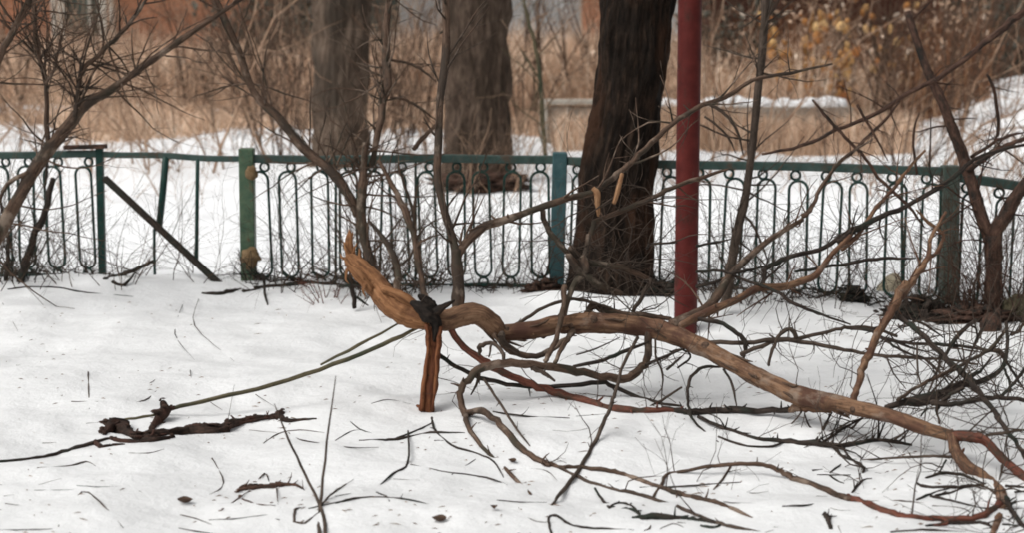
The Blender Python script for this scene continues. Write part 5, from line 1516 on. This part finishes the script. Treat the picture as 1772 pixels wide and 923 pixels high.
def foot_litter():
    m = MB()
    line = [P(-60, 486, 10.35), P(172, 484, 10.25), P(431, 500, 10.05), P(963, 502, 9.95), P(1640, 540, 9.3), P(1900, 560, 9.05)]
    for _ in range(900):
        i = rnd.choice((0, 2, 2, 3, 3, 3, 4))
        t = rnd.random()
        p = line[i].lerp(line[i + 1], t)
        if mnoise.noise(Vector((p.x * 2.2, 4.2, 0))) < rnd.uniform(-0.5, 0.25): continue
        p = p + Vector((0, rnd.gauss(-0.03, 0.07), 0)); p.z = hgt(p.x, p.y) + rnd.uniform(0, 0.03)
        twig(m, p, Vector((rnd.gauss(0, 1), rnd.gauss(0, 0.4), rnd.gauss(0.25, 0.35))), rnd.uniform(0.04, 0.28), rnd.uniform(0.002, 0.006), 1, 0.7, 4, 0.0, 1)
    m.build('twig_litter', MT['dark'], Vector((0, 9.8, 0)), None, True, True)['label'] = 'dark rotten twig litter along the foot of the fence'


foot_litter()


def dry_stems():
    m = MB()
    line = [P(-60, 486, 10.35), P(172, 484, 10.25), P(431, 500, 10.05), P(963, 502, 9.95), P(1640, 540, 9.3), P(1900, 560, 9.05)]
    for _ in range(230):
        i = rnd.choice((0, 0, 1, 2, 2, 2, 2, 3, 3, 3, 3, 4, 4))
        p = line[i].lerp(line[i + 1], rnd.random()) + Vector((0, rnd.choice((-1, 1)) * rnd.uniform(0.05, 0.3), 0))
        p.z = hgt(p.x, p.y) - 0.02
        twig(m, p, Vector((rnd.gauss(0, 0.7), rnd.gauss(0, 0.25), 1)), rnd.uniform(0.25, 0.95), rnd.uniform(0.0018, 0.0034), 2, 0.6, 4, 0.03, 3)
    m.build('dry_stems', MT['brown'], Vector((0, 9.8, 0)), None, True, True)['label'] = 'thin dry stems growing through and beside the fence hoops'


dry_stems()


# dead leaves and seed husks
def leaf_mesh(b, L, Wd, curl, az):
    V, T = [], []
    n = 5
    for i in range(n + 1):
        t = i / n
        wv = Wd * math.sin(math.pi * min(t * 0.9 + 0.08, 1))
        for s in (-1, 0, 1):
            x = (t - 0.5) * L; y = s * wv; z = 0.004 + curl * (abs(s) * wv * 1.2 + (t - 0.5) ** 2 * L)
            V.append((x * math.cos(az) - y * math.sin(az), x * math.sin(az) + y * math.cos(az), z))
    for i in range(n):
        for s in range(2):
            a = i * 3 + s
            T += [(a, a + 1, a + 4), (a, a + 4, a + 3)]
    return V, T


LV = [('L', (700, 815), 0.05, 'curled brown dead leaf on the snow left of the ragged bark scrap'), ('M', (392, 885), 0.05, 'curled dark leaf at the bottom of the snow, left of the hooked twig'),
      ('M', (600, 838), 0.035, 'small black leaf right of the bow shaped twig'), ('M', (668, 660), 0.035, 'tiny black leaf by the end of the left hanging branch'), ('L', (640, 545), 0.02, 'tiny husk below the dark rotten branch')]
for f, p, L, lb in LV:
    q = fr(f, [p])[0]
    b = G(*q)
    V, T = leaf_mesh(b, L, L * 0.35, 0.9, rnd.uniform(0, 3))
    o = np_mesh('leaf', V, T, [0.15] * len(V), MT['deadleaf'], True)
    o.location = b
    tag(o, lb, 'leaf')


def crumbs():
    V, T, tone = [], [], []
    n = 900
    for _ in range(n):
        px = rnd.uniform(-150, 1920)
        py = rnd.uniform(520, 960)
        if mnoise.noise(Vector((px * 0.006, py * 0.012, 3))) < rnd.uniform(-0.35, 0.25): continue
        b = G(px, py)
        L = rnd.uniform(0.006, 0.03) if rnd.random() < 0.9 else rnd.uniform(0.02, 0.06)
        a = rnd.gauss(0, 0.7); d = Vector((math.cos(a), math.sin(a), 0)); s = Vector((-math.sin(a), math.cos(a), 0)); wv = rnd.uniform(0.0006, 0.0014)
        i = len(V)
        up = Vector((0, 0, 1))
        for q in (b - d * L / 2 - s * wv + up * 0.001, b - d * L / 2 + s * wv + up * 0.001, b + d * L / 2 + up * 0.002, b + up * (0.004 + wv)):
            V.append(tuple(q))
        T += [(i, i + 2, i + 3), (i + 2, i + 1, i + 3), (i + 1, i, i + 3)]
        tone += [rnd.uniform(0.3, 1)] * 4
    o = np_mesh('needle_litter', V, T, tone, MT['deadleaf'])
    tag(o, 'scattered brown needles, husks and bark crumbs on the near snow', None, None, 'stuff')


crumbs()
